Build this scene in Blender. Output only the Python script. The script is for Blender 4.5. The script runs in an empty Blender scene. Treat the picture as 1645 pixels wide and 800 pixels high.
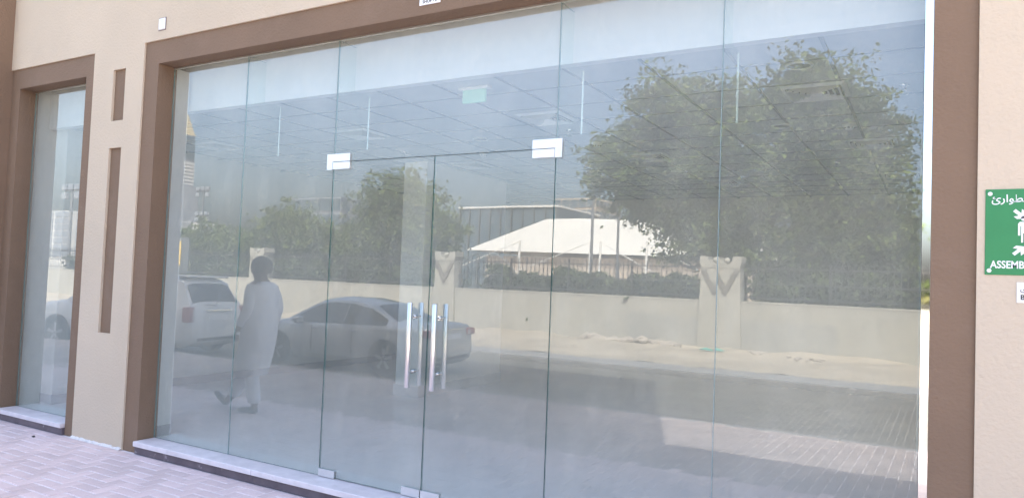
import bpy, bmesh, math, random
import numpy as np
from mathutils import Vector, Matrix

# ------------------------------------------------------------------ camera, sky, sun, exposure
SC = bpy.context.scene
COL = SC.collection
R = math.radians
YAW, PITCH, ROLL = R(30.051), R(2.285), R(2.185)
EYE = Vector((0.0, -3.984, 1.60))
FPX, PW, PH = 1168.77, 1645.0, 800.0
_f = Vector((-math.sin(YAW) * math.cos(PITCH), math.cos(YAW) * math.cos(PITCH), math.sin(PITCH)))
_r = Vector((math.cos(YAW), math.sin(YAW), 0))
_u = _r.cross(_f)
_r, _u = math.cos(ROLL) * _r + math.sin(ROLL) * _u, -math.sin(ROLL) * _r + math.cos(ROLL) * _u
cam_data = bpy.data.cameras.new('camera')
cam_data.sensor_width = 36.0
cam_data.lens = 36.0 * FPX / PW
cam_data.clip_start = 0.05
cam_data.clip_end = 4000
cam = bpy.data.objects.new('camera', cam_data)
COL.objects.link(cam)
m3 = Matrix((_r, _u, -_f)).transposed()
cam.matrix_world = Matrix.Translation(EYE) @ m3.to_4x4()
SC.camera = cam

SUN_EL, SUN_AZ = R(55), math.atan2(0.336, 0.942)      # azimuth from +Y towards +X: the sun stands behind the building
SKY_STRENGTH, SUN_STRENGTH, EXPOSURE = 0.15, 2.0, 2.44
world = bpy.data.worlds.new('World')
SC.world = world
world.use_nodes = True
wn = world.node_tree.nodes
sky = wn.new('ShaderNodeTexSky')
sky.sky_type = 'NISHITA'
sky.sun_disc = False
sky.sun_elevation = SUN_EL
sky.sun_rotation = SUN_AZ
sky.air_density = 1.0
sky.dust_density = 6.8
sky.ozone_density = 1.5
bg = wn['Background']
bg.inputs['Strength'].default_value = SKY_STRENGTH
world.node_tree.links.new(sky.outputs['Color'], bg.inputs['Color'])
sun_data = bpy.data.lights.new('sun', 'SUN')
sun_data.energy = SUN_STRENGTH
sun_data.angle = R(0.53)
sun_data.color = (1.0, 0.965, 0.91)
sun = bpy.data.objects.new('sun', sun_data)
COL.objects.link(sun)
sdir = Vector((math.cos(SUN_EL) * math.sin(SUN_AZ), math.cos(SUN_EL) * math.cos(SUN_AZ), math.sin(SUN_EL)))
sun.rotation_euler = sdir.to_track_quat('Z', 'Y').to_euler()
sun.location = (20, 40, 60)
SC.view_settings.view_transform = 'Standard'
SC.view_settings.look = 'None'
SC.view_settings.gamma = 1.0
SC.view_settings.use_curve_mapping = False
SC.view_settings.exposure = EXPOSURE
SC.render.engine = 'CYCLES'
cy = SC.cycles
cy.use_denoising = True
try:
    cy.denoiser = 'OPENIMAGEDENOISE'
    cy.denoising_input_passes = 'RGB_ALBEDO_NORMAL'
except Exception:
    pass
cy.use_adaptive_sampling = False
try:
    cy.use_guiding = True            # the room is lit only through the glass
    cy.use_surface_guiding = True
    cy.use_volume_guiding = False
    cy.guiding_training_samples = 32
except Exception:
    pass
cy.max_bounces = 10
cy.diffuse_bounces = 5
cy.glossy_bounces = 4
cy.transparent_max_bounces = 24
cy.sample_clamp_indirect = 4.0
cy.caustics_reflective = False
cy.caustics_refractive = False

rng = random.Random(7)
nrng = np.random.default_rng(11)


def pixel(p):
    d = Vector(p) - EYE
    z = d.dot(_f)
    if z <= 0.05:
        return None
    return PW / 2 + FPX * d.dot(_r) / z, PH / 2 - FPX * d.dot(_u) / z


# ------------------------------------------------------------------ materials
MATS = {}


def _noise(nt, scale, detail=4, rough=0.55, coord='Object'):
    tc = nt.nodes.new('ShaderNodeTexCoord')
    n = nt.nodes.new('ShaderNodeTexNoise')
    n.inputs['Scale'].default_value = scale
    n.inputs['Detail'].default_value = detail
    n.inputs['Roughness'].default_value = rough
    nt.links.new(tc.outputs[coord], n.inputs['Vector'])
    return n


def _ramp(nt, src, c0, c1, p0=0.3, p1=0.7):
    r = nt.nodes.new('ShaderNodeValToRGB')
    r.color_ramp.elements[0].position = p0
    r.color_ramp.elements[1].position = p1
    r.color_ramp.elements[0].color = (*c0, 1)
    r.color_ramp.elements[1].color = (*c1, 1)
    nt.links.new(src, r.inputs['Fac'])
    return r


def mat(name, c, rough=0.7, metal=0.0, var=0.12, vscale=3.0, bump=0.0, bscale=60.0, island=0.0, spec=0.5,
        stain=None, stain_scale=1.2, stain_pos=(0.55, 0.75), coat=0.0, trans=0.0, bdetail=3, bdist=0.01):
    """Principled material: base colour with a noisy tone, optional per-piece tone, stains and fine relief."""
    if name in MATS:
        return MATS[name]
    m = bpy.data.materials.new(name)
    m.use_nodes = True
    nt = m.node_tree
    b = nt.nodes['Principled BSDF']
    b.inputs['Roughness'].default_value = rough
    b.inputs['Metallic'].default_value = metal
    b.inputs['Specular IOR Level'].default_value = spec
    if coat:
        b.inputs['Coat Weight'].default_value = coat
        b.inputs['Coat Roughness'].default_value = 0.05
    n = _noise(nt, vscale)
    lo = tuple(max(0, x * (1 - var)) for x in c)
    hi = tuple(min(1, x * (1 + var)) for x in c)
    col = _ramp(nt, n.outputs['Fac'], lo, hi).outputs['Color']
    if stain:
        n2 = _noise(nt, stain_scale, 6, 0.65)
        fac = _ramp(nt, n2.outputs['Fac'], (0, 0, 0), (1, 1, 1), *stain_pos)
        mx = nt.nodes.new('ShaderNodeMix')
        mx.data_type = 'RGBA'
        nt.links.new(fac.outputs['Color'], mx.inputs['Factor'])
        nt.links.new(col, mx.inputs['A'])
        mx.inputs['B'].default_value = (*stain, 1)
        col = mx.outputs['Result']
    if island:
        g = nt.nodes.new('ShaderNodeNewGeometry')
        oi = nt.nodes.new('ShaderNodeObjectInfo')
        add = nt.nodes.new('ShaderNodeMath')
        add.operation = 'ADD'
        nt.links.new(g.outputs['Random Per Island'], add.inputs[0])
        nt.links.new(oi.outputs['Random'], add.inputs[1])
        fr = nt.nodes.new('ShaderNodeMath')
        fr.operation = 'FRACT'
        nt.links.new(add.outputs[0], fr.inputs[0])
        mr = nt.nodes.new('ShaderNodeMapRange')
        mr.inputs['To Min'].default_value = 1 - island
        mr.inputs['To Max'].default_value = 1 + island
        nt.links.new(fr.outputs[0], mr.inputs['Value'])
        mul = nt.nodes.new('ShaderNodeVectorMath')
        mul.operation = 'SCALE'
        nt.links.new(col, mul.inputs[0])
        nt.links.new(mr.outputs['Result'], mul.inputs['Scale'])
        col = mul.outputs['Vector']
    nt.links.new(col, b.inputs['Base Color'])
    if bump:
        n3 = _noise(nt, bscale, bdetail, 0.6)
        bp = nt.nodes.new('ShaderNodeBump')
        bp.inputs['Strength'].default_value = bump
        bp.inputs['Distance'].default_value = bdist
        nt.links.new(n3.outputs['Fac'], bp.inputs['Height'])
        nt.links.new(bp.outputs['Normal'], b.inputs['Normal'])
    if trans:
        t = nt.nodes.new('ShaderNodeBsdfTranslucent')
        nt.links.new(col, t.inputs['Color'])
        mxs = nt.nodes.new('ShaderNodeMixShader')
        mxs.inputs['Fac'].default_value = trans
        out = nt.nodes['Material Output']
        nt.links.new(b.outputs['BSDF'], mxs.inputs[1])
        nt.links.new(t.outputs['BSDF'], mxs.inputs[2])
        nt.links.new(mxs.outputs['Shader'], out.inputs['Surface'])
    MATS[name] = m
    return m


def glass_mat(name, tint, r0, dust=0.03, rough=0.0):
    """Architectural sheet glass: clear body, Fresnel mirror on the entry face, a thin film of dust."""
    m = bpy.data.materials.new(name)
    m.use_nodes = True
    nt = m.node_tree
    nt.nodes.remove(nt.nodes['Principled BSDF'])
    out = nt.nodes['Material Output']
    tr = nt.nodes.new('ShaderNodeBsdfTransparent')
    tr.inputs['Color'].default_value = (*tint, 1)
    gl = nt.nodes.new('ShaderNodeBsdfGlossy')
    gl.inputs['Roughness'].default_value = rough
    gl.inputs['Color'].default_value = (0.96, 1.0, 1.0, 1)
    df = nt.nodes.new('ShaderNodeBsdfDiffuse')
    df.inputs['Color'].default_value = (0.74, 0.735, 0.66, 1)
    lw = nt.nodes.new('ShaderNodeLayerWeight')
    lw.inputs['Blend'].default_value = 0.5
    pw = nt.nodes.new('ShaderNodeMath')
    pw.operation = 'POWER'
    pw.inputs[1].default_value = 5.0
    nt.links.new(lw.outputs['Facing'], pw.inputs[0])
    ma = nt.nodes.new('ShaderNodeMath')
    ma.operation = 'MULTIPLY_ADD'
    ma.inputs[1].default_value = 1 - r0
    ma.inputs[2].default_value = r0
    nt.links.new(pw.outputs[0], ma.inputs[0])
    wv = _noise(nt, 1.1, 1, 0.3)
    bp = nt.nodes.new('ShaderNodeBump')
    bp.inputs['Strength'].default_value = 0.35
    bp.inputs['Distance'].default_value = 0.0012
    nt.links.new(wv.outputs['Fac'], bp.inputs['Height'])
    nt.links.new(bp.outputs['Normal'], gl.inputs['Normal'])
    geo = nt.nodes.new('ShaderNodeNewGeometry')
    inv = nt.nodes.new('ShaderNodeMath')
    inv.operation = 'SUBTRACT'
    inv.inputs[0].default_value = 1.0
    nt.links.new(geo.outputs['Backfacing'], inv.inputs[1])
    mu = nt.nodes.new('ShaderNodeMath')
    mu.operation = 'MULTIPLY'
    nt.links.new(ma.outputs[0], mu.inputs[0])
    nt.links.new(inv.outputs[0], mu.inputs[1])
    # dust film, a little uneven
    n = _noise(nt, 1.6, 5, 0.6)
    mr = nt.nodes.new('ShaderNodeMapRange')
    mr.inputs['From Min'].default_value = 0.3
    mr.inputs['From Max'].default_value = 0.7
    mr.inputs['To Min'].default_value = dust * 0.7
    mr.inputs['To Max'].default_value = dust * 1.3
    nt.links.new(n.outputs['Fac'], mr.inputs['Value'])
    mx0 = nt.nodes.new('ShaderNodeMixShader')
    tc2 = nt.nodes.new('ShaderNodeTexCoord')
    mp = nt.nodes.new('ShaderNodeMapping')
    mp.inputs['Scale'].default_value = (5.0, 1.0, 1.4)
    mp.inputs['Rotation'].default_value = (0, 0.5, 0)
    nt.links.new(tc2.outputs['Object'], mp.inputs['Vector'])
    sm = nt.nodes.new('ShaderNodeTexNoise')
    sm.inputs['Scale'].default_value = 1.7
    sm.inputs['Detail'].default_value = 6
    nt.links.new(mp.outputs['Vector'], sm.inputs['Vector'])
    sr = nt.nodes.new('ShaderNodeMapRange')
    sr.inputs['From Min'].default_value = 0.50
    sr.inputs['From Max'].default_value = 0.72
    sr.inputs['To Min'].default_value = 0.0
    sr.inputs['To Max'].default_value = dust * 0.26
    nt.links.new(sm.outputs['Fac'], sr.inputs['Value'])
    sa = nt.nodes.new('ShaderNodeMath')
    sa.operation = 'ADD'
    nt.links.new(mr.outputs['Result'], sa.inputs[0])
    nt.links.new(sr.outputs['Result'], sa.inputs[1])
    nt.links.new(sa.outputs[0], mx0.inputs['Fac'])
    nt.links.new(tr.outputs['BSDF'], mx0.inputs[1])
    nt.links.new(df.outputs['BSDF'], mx0.inputs[2])
    mx = nt.nodes.new('ShaderNodeMixShader')
    nt.links.new(mu.outputs[0], mx.inputs['Fac'])
    nt.links.new(mx0.outputs['Shader'], mx.inputs[1])
    nt.links.new(gl.outputs['BSDF'], mx.inputs[2])
    nt.links.new(mx.outputs['Shader'], out.inputs['Surface'])
    MATS[name] = m
    return m


CREAM = mat('cream_render', (0.615, 0.510, 0.385), 0.85, var=0.04, vscale=1.1, bump=0.8, bscale=50, bdist=0.006, stain=(0.585, 0.48, 0.36), stain_scale=0.7)
BROWN = mat('brown_render', (0.222, 0.146, 0.095), 0.8, var=0.06, vscale=1.6, bump=0.8, bscale=55, bdist=0.006, stain=(0.250, 0.170, 0.118), stain_scale=2.0)
MARBLE = mat('sill_marble', (0.74, 0.68, 0.70), 0.35, var=0.10, vscale=9, stain=(0.55, 0.50, 0.47), stain_scale=5, stain_pos=(0.6, 0.75))
DARKMARBLE = mat('riser_marble', (0.13, 0.105, 0.12), 0.3, var=0.25, vscale=6, stain=(0.36, 0.32, 0.34), stain_scale=9, stain_pos=(0.62, 0.70))
FILLET = mat('mortar', (0.72, 0.68, 0.66), 0.9, var=0.12, vscale=20, bump=0.6, bscale=80)
PAVER = mat('paver_pink', (0.70, 0.565, 0.55), 0.6, var=0.10, vscale=1.3, bump=0.3, bscale=120, island=0.09, stain=(0.75, 0.64, 0.63), stain_scale=0.8)
SUNDIMPAVER = mat('paver_sun_dimmed', (0.40, 0.335, 0.31), 0.8, var=0.14, vscale=1.0, bump=0.3, bscale=120, island=0.10, stain=(0.35, 0.295, 0.27), stain_scale=0.6)  # darker copy of the pink paver: sunlit brightness held down in the colour
ROADPAVER = mat('paver_grey', (0.165, 0.155, 0.13), 0.85, var=0.12, vscale=1.0, bump=0.3, bscale=120, island=0.10, stain=(0.15, 0.135, 0.115), stain_scale=0.35)
JOINT = mat('joint_sand', (0.76, 0.69, 0.69), 0.95, var=0.1, vscale=5)
CONCRETE = mat('kerb_concrete', (0.26, 0.255, 0.245), 0.9, var=0.1, vscale=4, bump=0.3, bscale=80)
SAND = mat('sand', (0.37, 0.325, 0.255), 0.95, var=0.18, vscale=0.8, bump=0.7, bscale=6, bdist=0.05, stain=(0.42, 0.365, 0.285), stain_scale=0.6)
FARGROUND = mat('far_sand', (0.46, 0.38, 0.29), 0.95, var=0.15, vscale=0.05)
STEEL = mat('brushed_steel', (0.80, 0.79, 0.78), 0.30, 1.0, var=0.03, vscale=30)
SATIN = mat('satin_patch_steel', (0.86, 0.86, 0.87), 0.42, 1.0, var=0.02, vscale=30)
POLISHED = mat('polished_steel', (0.90, 0.90, 0.90), 0.035, 1.0, var=0.01)
WHITEWALL = mat('interior_paint', (0.78, 0.78, 0.76), 0.8, var=0.03)
CEILTILE = mat('ceiling_tile', (0.58, 0.59, 0.60), 0.9, var=0.03, vscale=8, island=0.02)
TBAR = mat('ceiling_bar', (0.27, 0.28, 0.29), 0.6, var=0.03)
FLOORTILE = mat('floor_tile', (0.84, 0.84, 0.84), 0.25, var=0.04, vscale=1.2)
SKIRT = mat('skirting_tile', (0.45, 0.46, 0.48), 0.4, var=0.05)
WHITEPLASTIC = mat('white_plastic', (0.80, 0.80, 0.80), 0.4, var=0.02)
DUCTDARK = mat('duct_dark', (0.10, 0.10, 0.11), 0.7)
GREENSIGN = mat('sign_green', (0.035, 0.24, 0.085), 0.45, var=0.06, vscale=8)
SIGNWHITE = mat('sign_white', (0.84, 0.84, 0.84), 0.5, var=0.01)
INK = mat('ink_black', (0.03, 0.03, 0.03), 0.6)
EXITGREEN = mat('exit_panel', (0.42, 0.78, 0.62), 0.4, var=0.03)
GLASS = glass_mat('sheet_glass', (0.955, 0.980, 0.970), 0.140, 0.12)
FINGLASS = glass_mat('fin_glass', (0.95, 0.985, 0.98), 0.02, 0.015)
GLASSEDGE = mat('glass_edge', (0.10, 0.20, 0.19), 0.15, var=0.05, spec=0.8)
FINEDGE = mat('fin_polished_edge', (0.82, 0.90, 0.90), 0.2, var=0.03, spec=0.8)
WALLPAINT = mat('boundary_render', (0.39, 0.375, 0.325), 0.9, var=0.07, vscale=0.6, bump=0.3, bscale=30, stain=(0.345, 0.325, 0.28), stain_scale=0.5)
WALLPATCH = mat('boundary_patch', (0.35, 0.345, 0.315), 0.9, var=0.05, vscale=0.8)
EMBLEM = mat('emblem_render', (0.20, 0.185, 0.16), 0.9, var=0.06)
IRON = mat('fence_iron', (0.045, 0.045, 0.045), 0.6)
BARK = mat('bark', (0.13, 0.095, 0.065), 0.95, var=0.3, vscale=8, bump=0.6, bscale=30)
LEAF = mat('leaf_dark', (0.118, 0.155, 0.038), 0.6, spec=0.2, var=0.35, vscale=0.6, island=0.40, trans=0.32)
LEAF2 = mat('leaf_mid', (0.122, 0.158, 0.040), 0.6, spec=0.2, var=0.3, vscale=0.5, island=0.40, trans=0.32)
LEAFH = mat('leaf_hedge', (0.085, 0.115, 0.034), 0.6, spec=0.2, var=0.3, vscale=0.7, island=0.3, trans=0.2)
PALM = mat('leaf_palm', (0.20, 0.19, 0.05), 0.5, var=0.3, vscale=4, island=0.3, trans=0.2)
SILVER = mat('car_silver', (0.42, 0.44, 0.46), 0.28, 0.35, var=0.01, coat=0.7)
CARWHITE = mat('car_white', (0.74, 0.74, 0.73), 0.3, 0.0, var=0.01, coat=0.7)
CARGLASS = mat('car_glass', (0.018, 0.02, 0.022), 0.04, 0.0, var=0.0, spec=0.8)
TYRE = mat('tyre', (0.02, 0.02, 0.02), 0.85)
RIM = mat('rim_alloy', (0.55, 0.55, 0.56), 0.3, 0.9)
TRIM = mat('car_trim', (0.03, 0.03, 0.03), 0.6)
CHROME = mat('chrome', (0.8, 0.8, 0.8), 0.1, 1.0, var=0.0)
TAIL = mat('tail_red', (0.30, 0.02, 0.02), 0.15, var=0.05, coat=0.5)
TAILCLEAR = mat('tail_clear', (0.55, 0.52, 0.52), 0.12, var=0.05, coat=0.5)
TENT = mat('tent_membrane', (0.60, 0.58, 0.53), 0.6, var=0.03, vscale=0.2)
TENTWALL = mat('tent_wall', (0.42, 0.36, 0.30), 0.8, var=0.06)
BLUEGLASS = mat('far_glazing', (0.10, 0.14, 0.165), 0.25, var=0.15, vscale=0.1, spec=0.7)
FARWHITE = mat('far_white', (0.62, 0.62, 0.60), 0.7, var=0.04)
FARGREY = mat('far_grey', (0.22, 0.245, 0.28), 0.7, var=0.06, vscale=0.1)
FARBEIGE = mat('far_beige', (0.46, 0.38, 0.29), 0.8, var=0.06, vscale=0.1)
FARGOLD = mat('far_gold', (0.42, 0.35, 0.20), 0.4, 0.0, var=0.05)
GALV = mat('galvanised', (0.22, 0.23, 0.24), 0.5, 0.6)
YELLOW = mat('sign_yellow', (0.70, 0.46, 0.03), 0.6)
BOARDDARK = mat('board_dark', (0.10, 0.11, 0.11), 0.6)
ROCK = mat('rubble', (0.36, 0.32, 0.27), 0.95, var=0.25, vscale=6, bump=0.8, bscale=20)
LITTERG = mat('litter_teal', (0.04, 0.34, 0.28), 0.5)
SKIN = mat('skin', (0.20, 0.115, 0.075), 0.55, var=0.06)
HAIR = mat('hair', (0.015, 0.013, 0.012), 0.7)
KURTA = mat('kurta_cloth', (0.88, 0.90, 0.93), 0.85, var=0.04, vscale=3, bump=0.4, bscale=9, bdist=0.03)
TROUSER = mat('trouser_cloth', (0.80, 0.82, 0.87), 0.85, var=0.04, bump=0.4, bscale=9, bdist=0.03)
SHOE = mat('shoe_leather', (0.03, 0.025, 0.022), 0.5)


# ------------------------------------------------------------------ mesh helpers
class MB:
    def __init__(self):
        self.v, self.f, self.mi = [], [], []

    def add(self, vs, fs, mi=0):
        o = len(self.v)
        self.v += [tuple(p) for p in vs]
        self.f += [tuple(i + o for i in q) for q in fs]
        self.mi += list(mi) if hasattr(mi, '__len__') else [mi] * len(fs)
        return self

    def box(self, x0, x1, y0, y1, z0, z1, mi=0, ch=0.0):
        if x0 > x1: x0, x1 = x1, x0
        if y0 > y1: y0, y1 = y1, y0
        if z0 > z1: z0, z1 = z1, z0
        v = [(x0, y0, z0), (x1, y0, z0), (x1, y1, z0), (x0, y1, z0), (x0, y0, z1), (x1, y0, z1), (x1, y1, z1), (x0, y1, z1)]
        if not ch:
            return self.add(v, [(0, 3, 2, 1), (4, 5, 6, 7), (0, 1, 5, 4), (1, 2, 6, 5), (2, 3, 7, 6), (3, 0, 4, 7)], mi)
        bm = bmesh.new()
        bv = [bm.verts.new(p) for p in v]
        for q in [(0, 3, 2, 1), (4, 5, 6, 7), (0, 1, 5, 4), (1, 2, 6, 5), (2, 3, 7, 6), (3, 0, 4, 7)]:
            bm.faces.new([bv[i] for i in q])
        bmesh.ops.bevel(bm, geom=list(bm.edges), offset=ch, segments=1, affect='EDGES')
        bm.verts.index_update()
        self.add([p.co[:] for p in bm.verts], [[q.index for q in fc.verts] for fc in bm.faces], mi)
        bm.free()
        return self

    def prism(self, poly, a, b, axis='y', mi=0):
        """extrude a polygon (list of 2D points) between a and b along an axis; polygon axes are the other two in order"""
        n = len(poly)

        def P(q, t):
            if axis == 'y': return (q[0], t, q[1])
            if axis == 'x': return (t, q[0], q[1])
            return (q[0], q[1], t)
        vs = [P(q, a) for q in poly] + [P(q, b) for q in poly]
        fs = [tuple(range(n)), tuple(range(2 * n - 1, n - 1, -1))]
        fs += [(i, i + n, (i + 1) % n + n, (i + 1) % n) for i in range(n)]
        return self.add(vs, fs, mi)

    def tube(self, pts, radii, seg=10, mi=0, cap=True):
        pts = [Vector(p) for p in pts]
        if not hasattr(radii, '__len__'):
            radii = [radii] * len(pts)
        o = len(self.v)
        prev = None
        for i, p in enumerate(pts):
            t = (pts[min(i + 1, len(pts) - 1)] - pts[max(i - 1, 0)]).normalized()
            if prev is None:
                a = Vector((0, 0, 1)) if abs(t.z) < 0.9 else Vector((1, 0, 0))
                n1 = t.cross(a).normalized()
            else:
                n1 = (prev - t * prev.dot(t)).normalized()
            prev = n1
            n2 = t.cross(n1)
            for k in range(seg):
                an = 2 * math.pi * k / seg
                q = p + (n1 * math.cos(an) + n2 * math.sin(an)) * radii[i]
                self.v.append(tuple(q))
        for i in range(len(pts) - 1):
            for k in range(seg):
                a, b = o + i * seg + k, o + i * seg + (k + 1) % seg
                self.f.append((a, b, b + seg, a + seg))
                self.mi.append(mi)
        if cap:
            self.f.append(tuple(o + k for k in range(seg))[::-1])
            self.f.append(tuple(o + (len(pts) - 1) * seg + k for k in range(seg)))
            self.mi += [mi, mi]
        return self

    def lathe(self, prof, seg=24, origin=(0, 0, 0), axis='z', mi=0):
        o = len(self.v)
        ox, oy, oz = origin
        for r, h in prof:
            for k in range(seg):
                a = 2 * math.pi * k / seg
                c, s = r * math.cos(a), r * math.sin(a)
                self.v.append((ox + c, oy + s, oz + h) if axis == 'z' else ((ox + c, oy + h, oz + s) if axis == 'y' else (ox + h, oy + c, oz + s)))
        for i in range(len(prof) - 1):
            for k in range(seg):
                a, b = o + i * seg + k, o + i * seg + (k + 1) % seg
                self.f.append((a, b, b + seg, a + seg))
                self.mi.append(mi)
        return self

    def mesh(self, name, mats, smooth=False):
        me = bpy.data.meshes.new(name)
        me.from_pydata(self.v, [], self.f)
        for m in (mats if isinstance(mats, (list, tuple)) else [mats]):
            me.materials.append(m)
        if any(self.mi):
            me.polygons.foreach_set('material_index', self.mi)
        bm = bmesh.new()
        bm.from_mesh(me)
        bmesh.ops.recalc_face_normals(bm, faces=bm.faces)
        bm.to_mesh(me)
        bm.free()
        if smooth:
            me.polygons.foreach_set('use_smooth', [True] * len(me.polygons))
            try:
                me.set_sharp_from_angle(angle=R(38))
            except Exception:
                pass
        me.update()
        return me

    def build(self, name, mats, parent=None, smooth=False):
        o = bpy.data.objects.new(name, self.mesh(name, mats, smooth))
        COL.objects.link(o)
        if parent is not None:
            o.parent = parent
        return o


def tag(o, label=None, cat=None, group=None, kind=None):
    if label: o['label'] = label
    if cat: o['category'] = cat
    if group: o['group'] = group
    if kind: o['kind'] = kind
    return o


def thing(name, loc, label, cat, rz=0.0, group=None):
    o = bpy.data.objects.new(name, None)
    o.empty_display_size = 0.2
    o.location = loc
    o.rotation_euler = (0, 0, rz)
    COL.objects.link(o)
    return tag(o, label, cat, group)


def struct(o):
    o['kind'] = 'structure'
    return o


def dup(src, parent=None, loc=None, rot=None, name=None):
    c = src.copy()
    COL.objects.link(c)
    if name: c.name = name
    if parent is not None: c.parent = parent
    if loc is not None: c.location = loc
    if rot is not None: c.rotation_euler = rot
    return c


def copy_tree(src, loc, rz, label, parent=None):
    c = dup(src, parent, loc)
    c.rotation_euler = (0, 0, rz)
    c['label'] = label
    for ch in list(src.children):
        p = dup(ch, c)
        for g in list(ch.children):
            dup(g, p)
    return c


def text(name, body, size, material, loc, rot=(R(90), 0, 0), parent=None, bold=0.0, align='LEFT', depth=0.0006, sx=1.0):
    c = bpy.data.curves.new(name, 'FONT')
    c.body = body
    c.size = size
    c.align_x = align
    c.offset = bold * size
    c.extrude = depth
    c.resolution_u = 4
    tmp = bpy.data.objects.new(name + '_tmp', c)
    COL.objects.link(tmp)
    dg = bpy.context.evaluated_depsgraph_get()
    me = bpy.data.meshes.new_from_object(tmp.evaluated_get(dg))
    bpy.data.objects.remove(tmp)
    me.materials.clear()
    me.materials.append(material)
    me.name = name
    o = bpy.data.objects.new(name, me)
    COL.objects.link(o)
    o.location, o.rotation_euler, o.scale = loc, rot, (sx, 1, 1)
    if parent is not None: o.parent = parent
    return o


# ------------------------------------------------------------------ ground, pavement, road
def pav_z(y):
    return 0.0 if y > -1.0 else -0.14 * min(1.0, (-1.0 - y) / 4.4)


KERB_Y, ROAD_Z = -5.45, -0.35
mb = MB()
mb.add([(-1800, -1800, -0.75), (1800, -1800, -0.75), (1800, 1800, -0.75), (-1800, 1800, -0.75)], [(0, 1, 2, 3)])
ground = struct(mb.build('ground', FARGROUND))

mb = MB()
ys = [-0.10, -1.0, KERB_Y + 0.13]
for a, b in zip(ys[:-1], ys[1:]):
    mb.add([(-40, a, pav_z(a) - 0.0028), (14, a, pav_z(a) - 0.0028), (14, b, pav_z(b) - 0.0028), (-40, b, pav_z(b) - 0.0028)], [(0, 1, 2, 3)])
mb.box(-40, 14, KERB_Y + 0.13, 11, -0.70, -0.20)
pavement = struct(mb.build('pavement', JOINT))

BL, BW, JT = 0.200, 0.100, 0.009


def brick_verts(l, w):
    a, b = l / 2 - JT / 2, w / 2 - JT / 2
    c = 0.003
    v = [(-a, -b, -.05), (a, -b, -.05), (a, b, -.05), (-a, b, -.05), (-a, -b, -c), (a, -b, -c), (a, b, -c), (-a, b, -c),
         (-a + c, -b + c, 0), (a - c, -b + c, 0), (a - c, b - c, 0), (-a + c, b - c, 0)]
    f = [(0, 1, 5, 4), (1, 2, 6, 5), (2, 3, 7, 6), (3, 0, 4, 7), (4, 5, 9, 8), (5, 6, 10, 9), (6, 7, 11, 10), (7, 4, 8, 11), (8, 9, 10, 11)]
    return v, f


BV, BF = brick_verts(BL, BW)
brick_mesh = MB().add(BV, BF).mesh('brick', PAVER)


def brick_field(x0, x1, y0, y1, zfun):
    """90 degree herringbone: (x, y, z, turned)"""
    out = []
    for j in range(int((y0 - y1) / BW) + 1):
        for i in range(int((x1 - x0) / BW) + 1):
            c = (i - j) % 4
            x, y = x0 + i * BW, y0 - j * BW
            if c == 0:
                out.append((x + BW, y - BW / 2, zfun(y), 0))
            elif c == 3 and y - 2 * BW > y1:
                out.append((x + BW / 2, y - BW, zfun(y), 1))
            elif c == 3:
                out.append((x + BW / 2, y - BW / 2, zfun(y), 2))
            if c == 2 and j == 0:
                out.append((x + BW / 2, y - BW / 2, zfun(y), 2))
    return out


def stuff_bricks(name, cells, material, parent, label):
    n = len(cells)
    c = np.array(cells)
    base = np.repeat(np.array(BV)[None], n, 0)
    turned, halfb = c[:, 3] == 1, c[:, 3] == 2
    base[turned] = base[turned][:, :, [1, 0, 2]] * np.array([-1, 1, 1])
    base[halfb] = base[halfb] * np.array([0.46, 1, 1])
    tilt = nrng.normal(0, 0.004, (n, 2))
    v = base + c[:, None, :3]
    v[:, :, 2] += base[:, :, 0] * tilt[:, 0:1] + base[:, :, 1] * tilt[:, 1:2] + nrng.normal(0, 0.0007, (n, 1))
    f = (np.array(BF)[None] + (np.arange(n) * len(BV))[:, None, None]).reshape(-1, 4)
    me = bpy.data.meshes.new(name)
    me.from_pydata(v.reshape(-1, 3).tolist(), [], f.tolist())
    me.materials.append(material)
    o = bpy.data.objects.new(name, me)
    COL.objects.link(o)
    o.parent = parent
    o['kind'] = 'stuff'
    o['label'] = label
    return o


cells = brick_field(-22, 3.0, -0.175, KERB_Y + 0.14, pav_z)
seen, rest = [], []
for c in cells:
    p = pixel(c[:3])
    if p and -25 < p[0] < PW + 10 and 0 < p[1] < PH + 12 and c[1] > -1.9 and c[0] < -2.6 and c[3] < 2:
        seen.append(((Vector(c[:3]) - EYE).length, c))
    else:
        rest.append(c)
seen.sort()
for d, c in seen[:300]:
    o = bpy.data.objects.new('brick', brick_mesh)
    COL.objects.link(o)
    o.location = (c[0], c[1], c[2] + rng.gauss(0, 0.0007))
    o.rotation_euler = (rng.gauss(0, .004), rng.gauss(0, .004), R(90) * c[3] + rng.gauss(0, .004))
    o.parent = pavement
rest += [c for d, c in seen[300:]]
stuff_bricks('paving_bricks', [c for c in rest if c[1] > -2.4], PAVER, pavement, 'pink grey block paving beyond the nearest bricks')
stuff_bricks('sun_dimmed_paving_bricks', [c for c in rest if c[1] <= -2.4], SUNDIMPAVER, pavement, 'block paving towards the kerb, coloured darker to dim its sunlit part')

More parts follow.
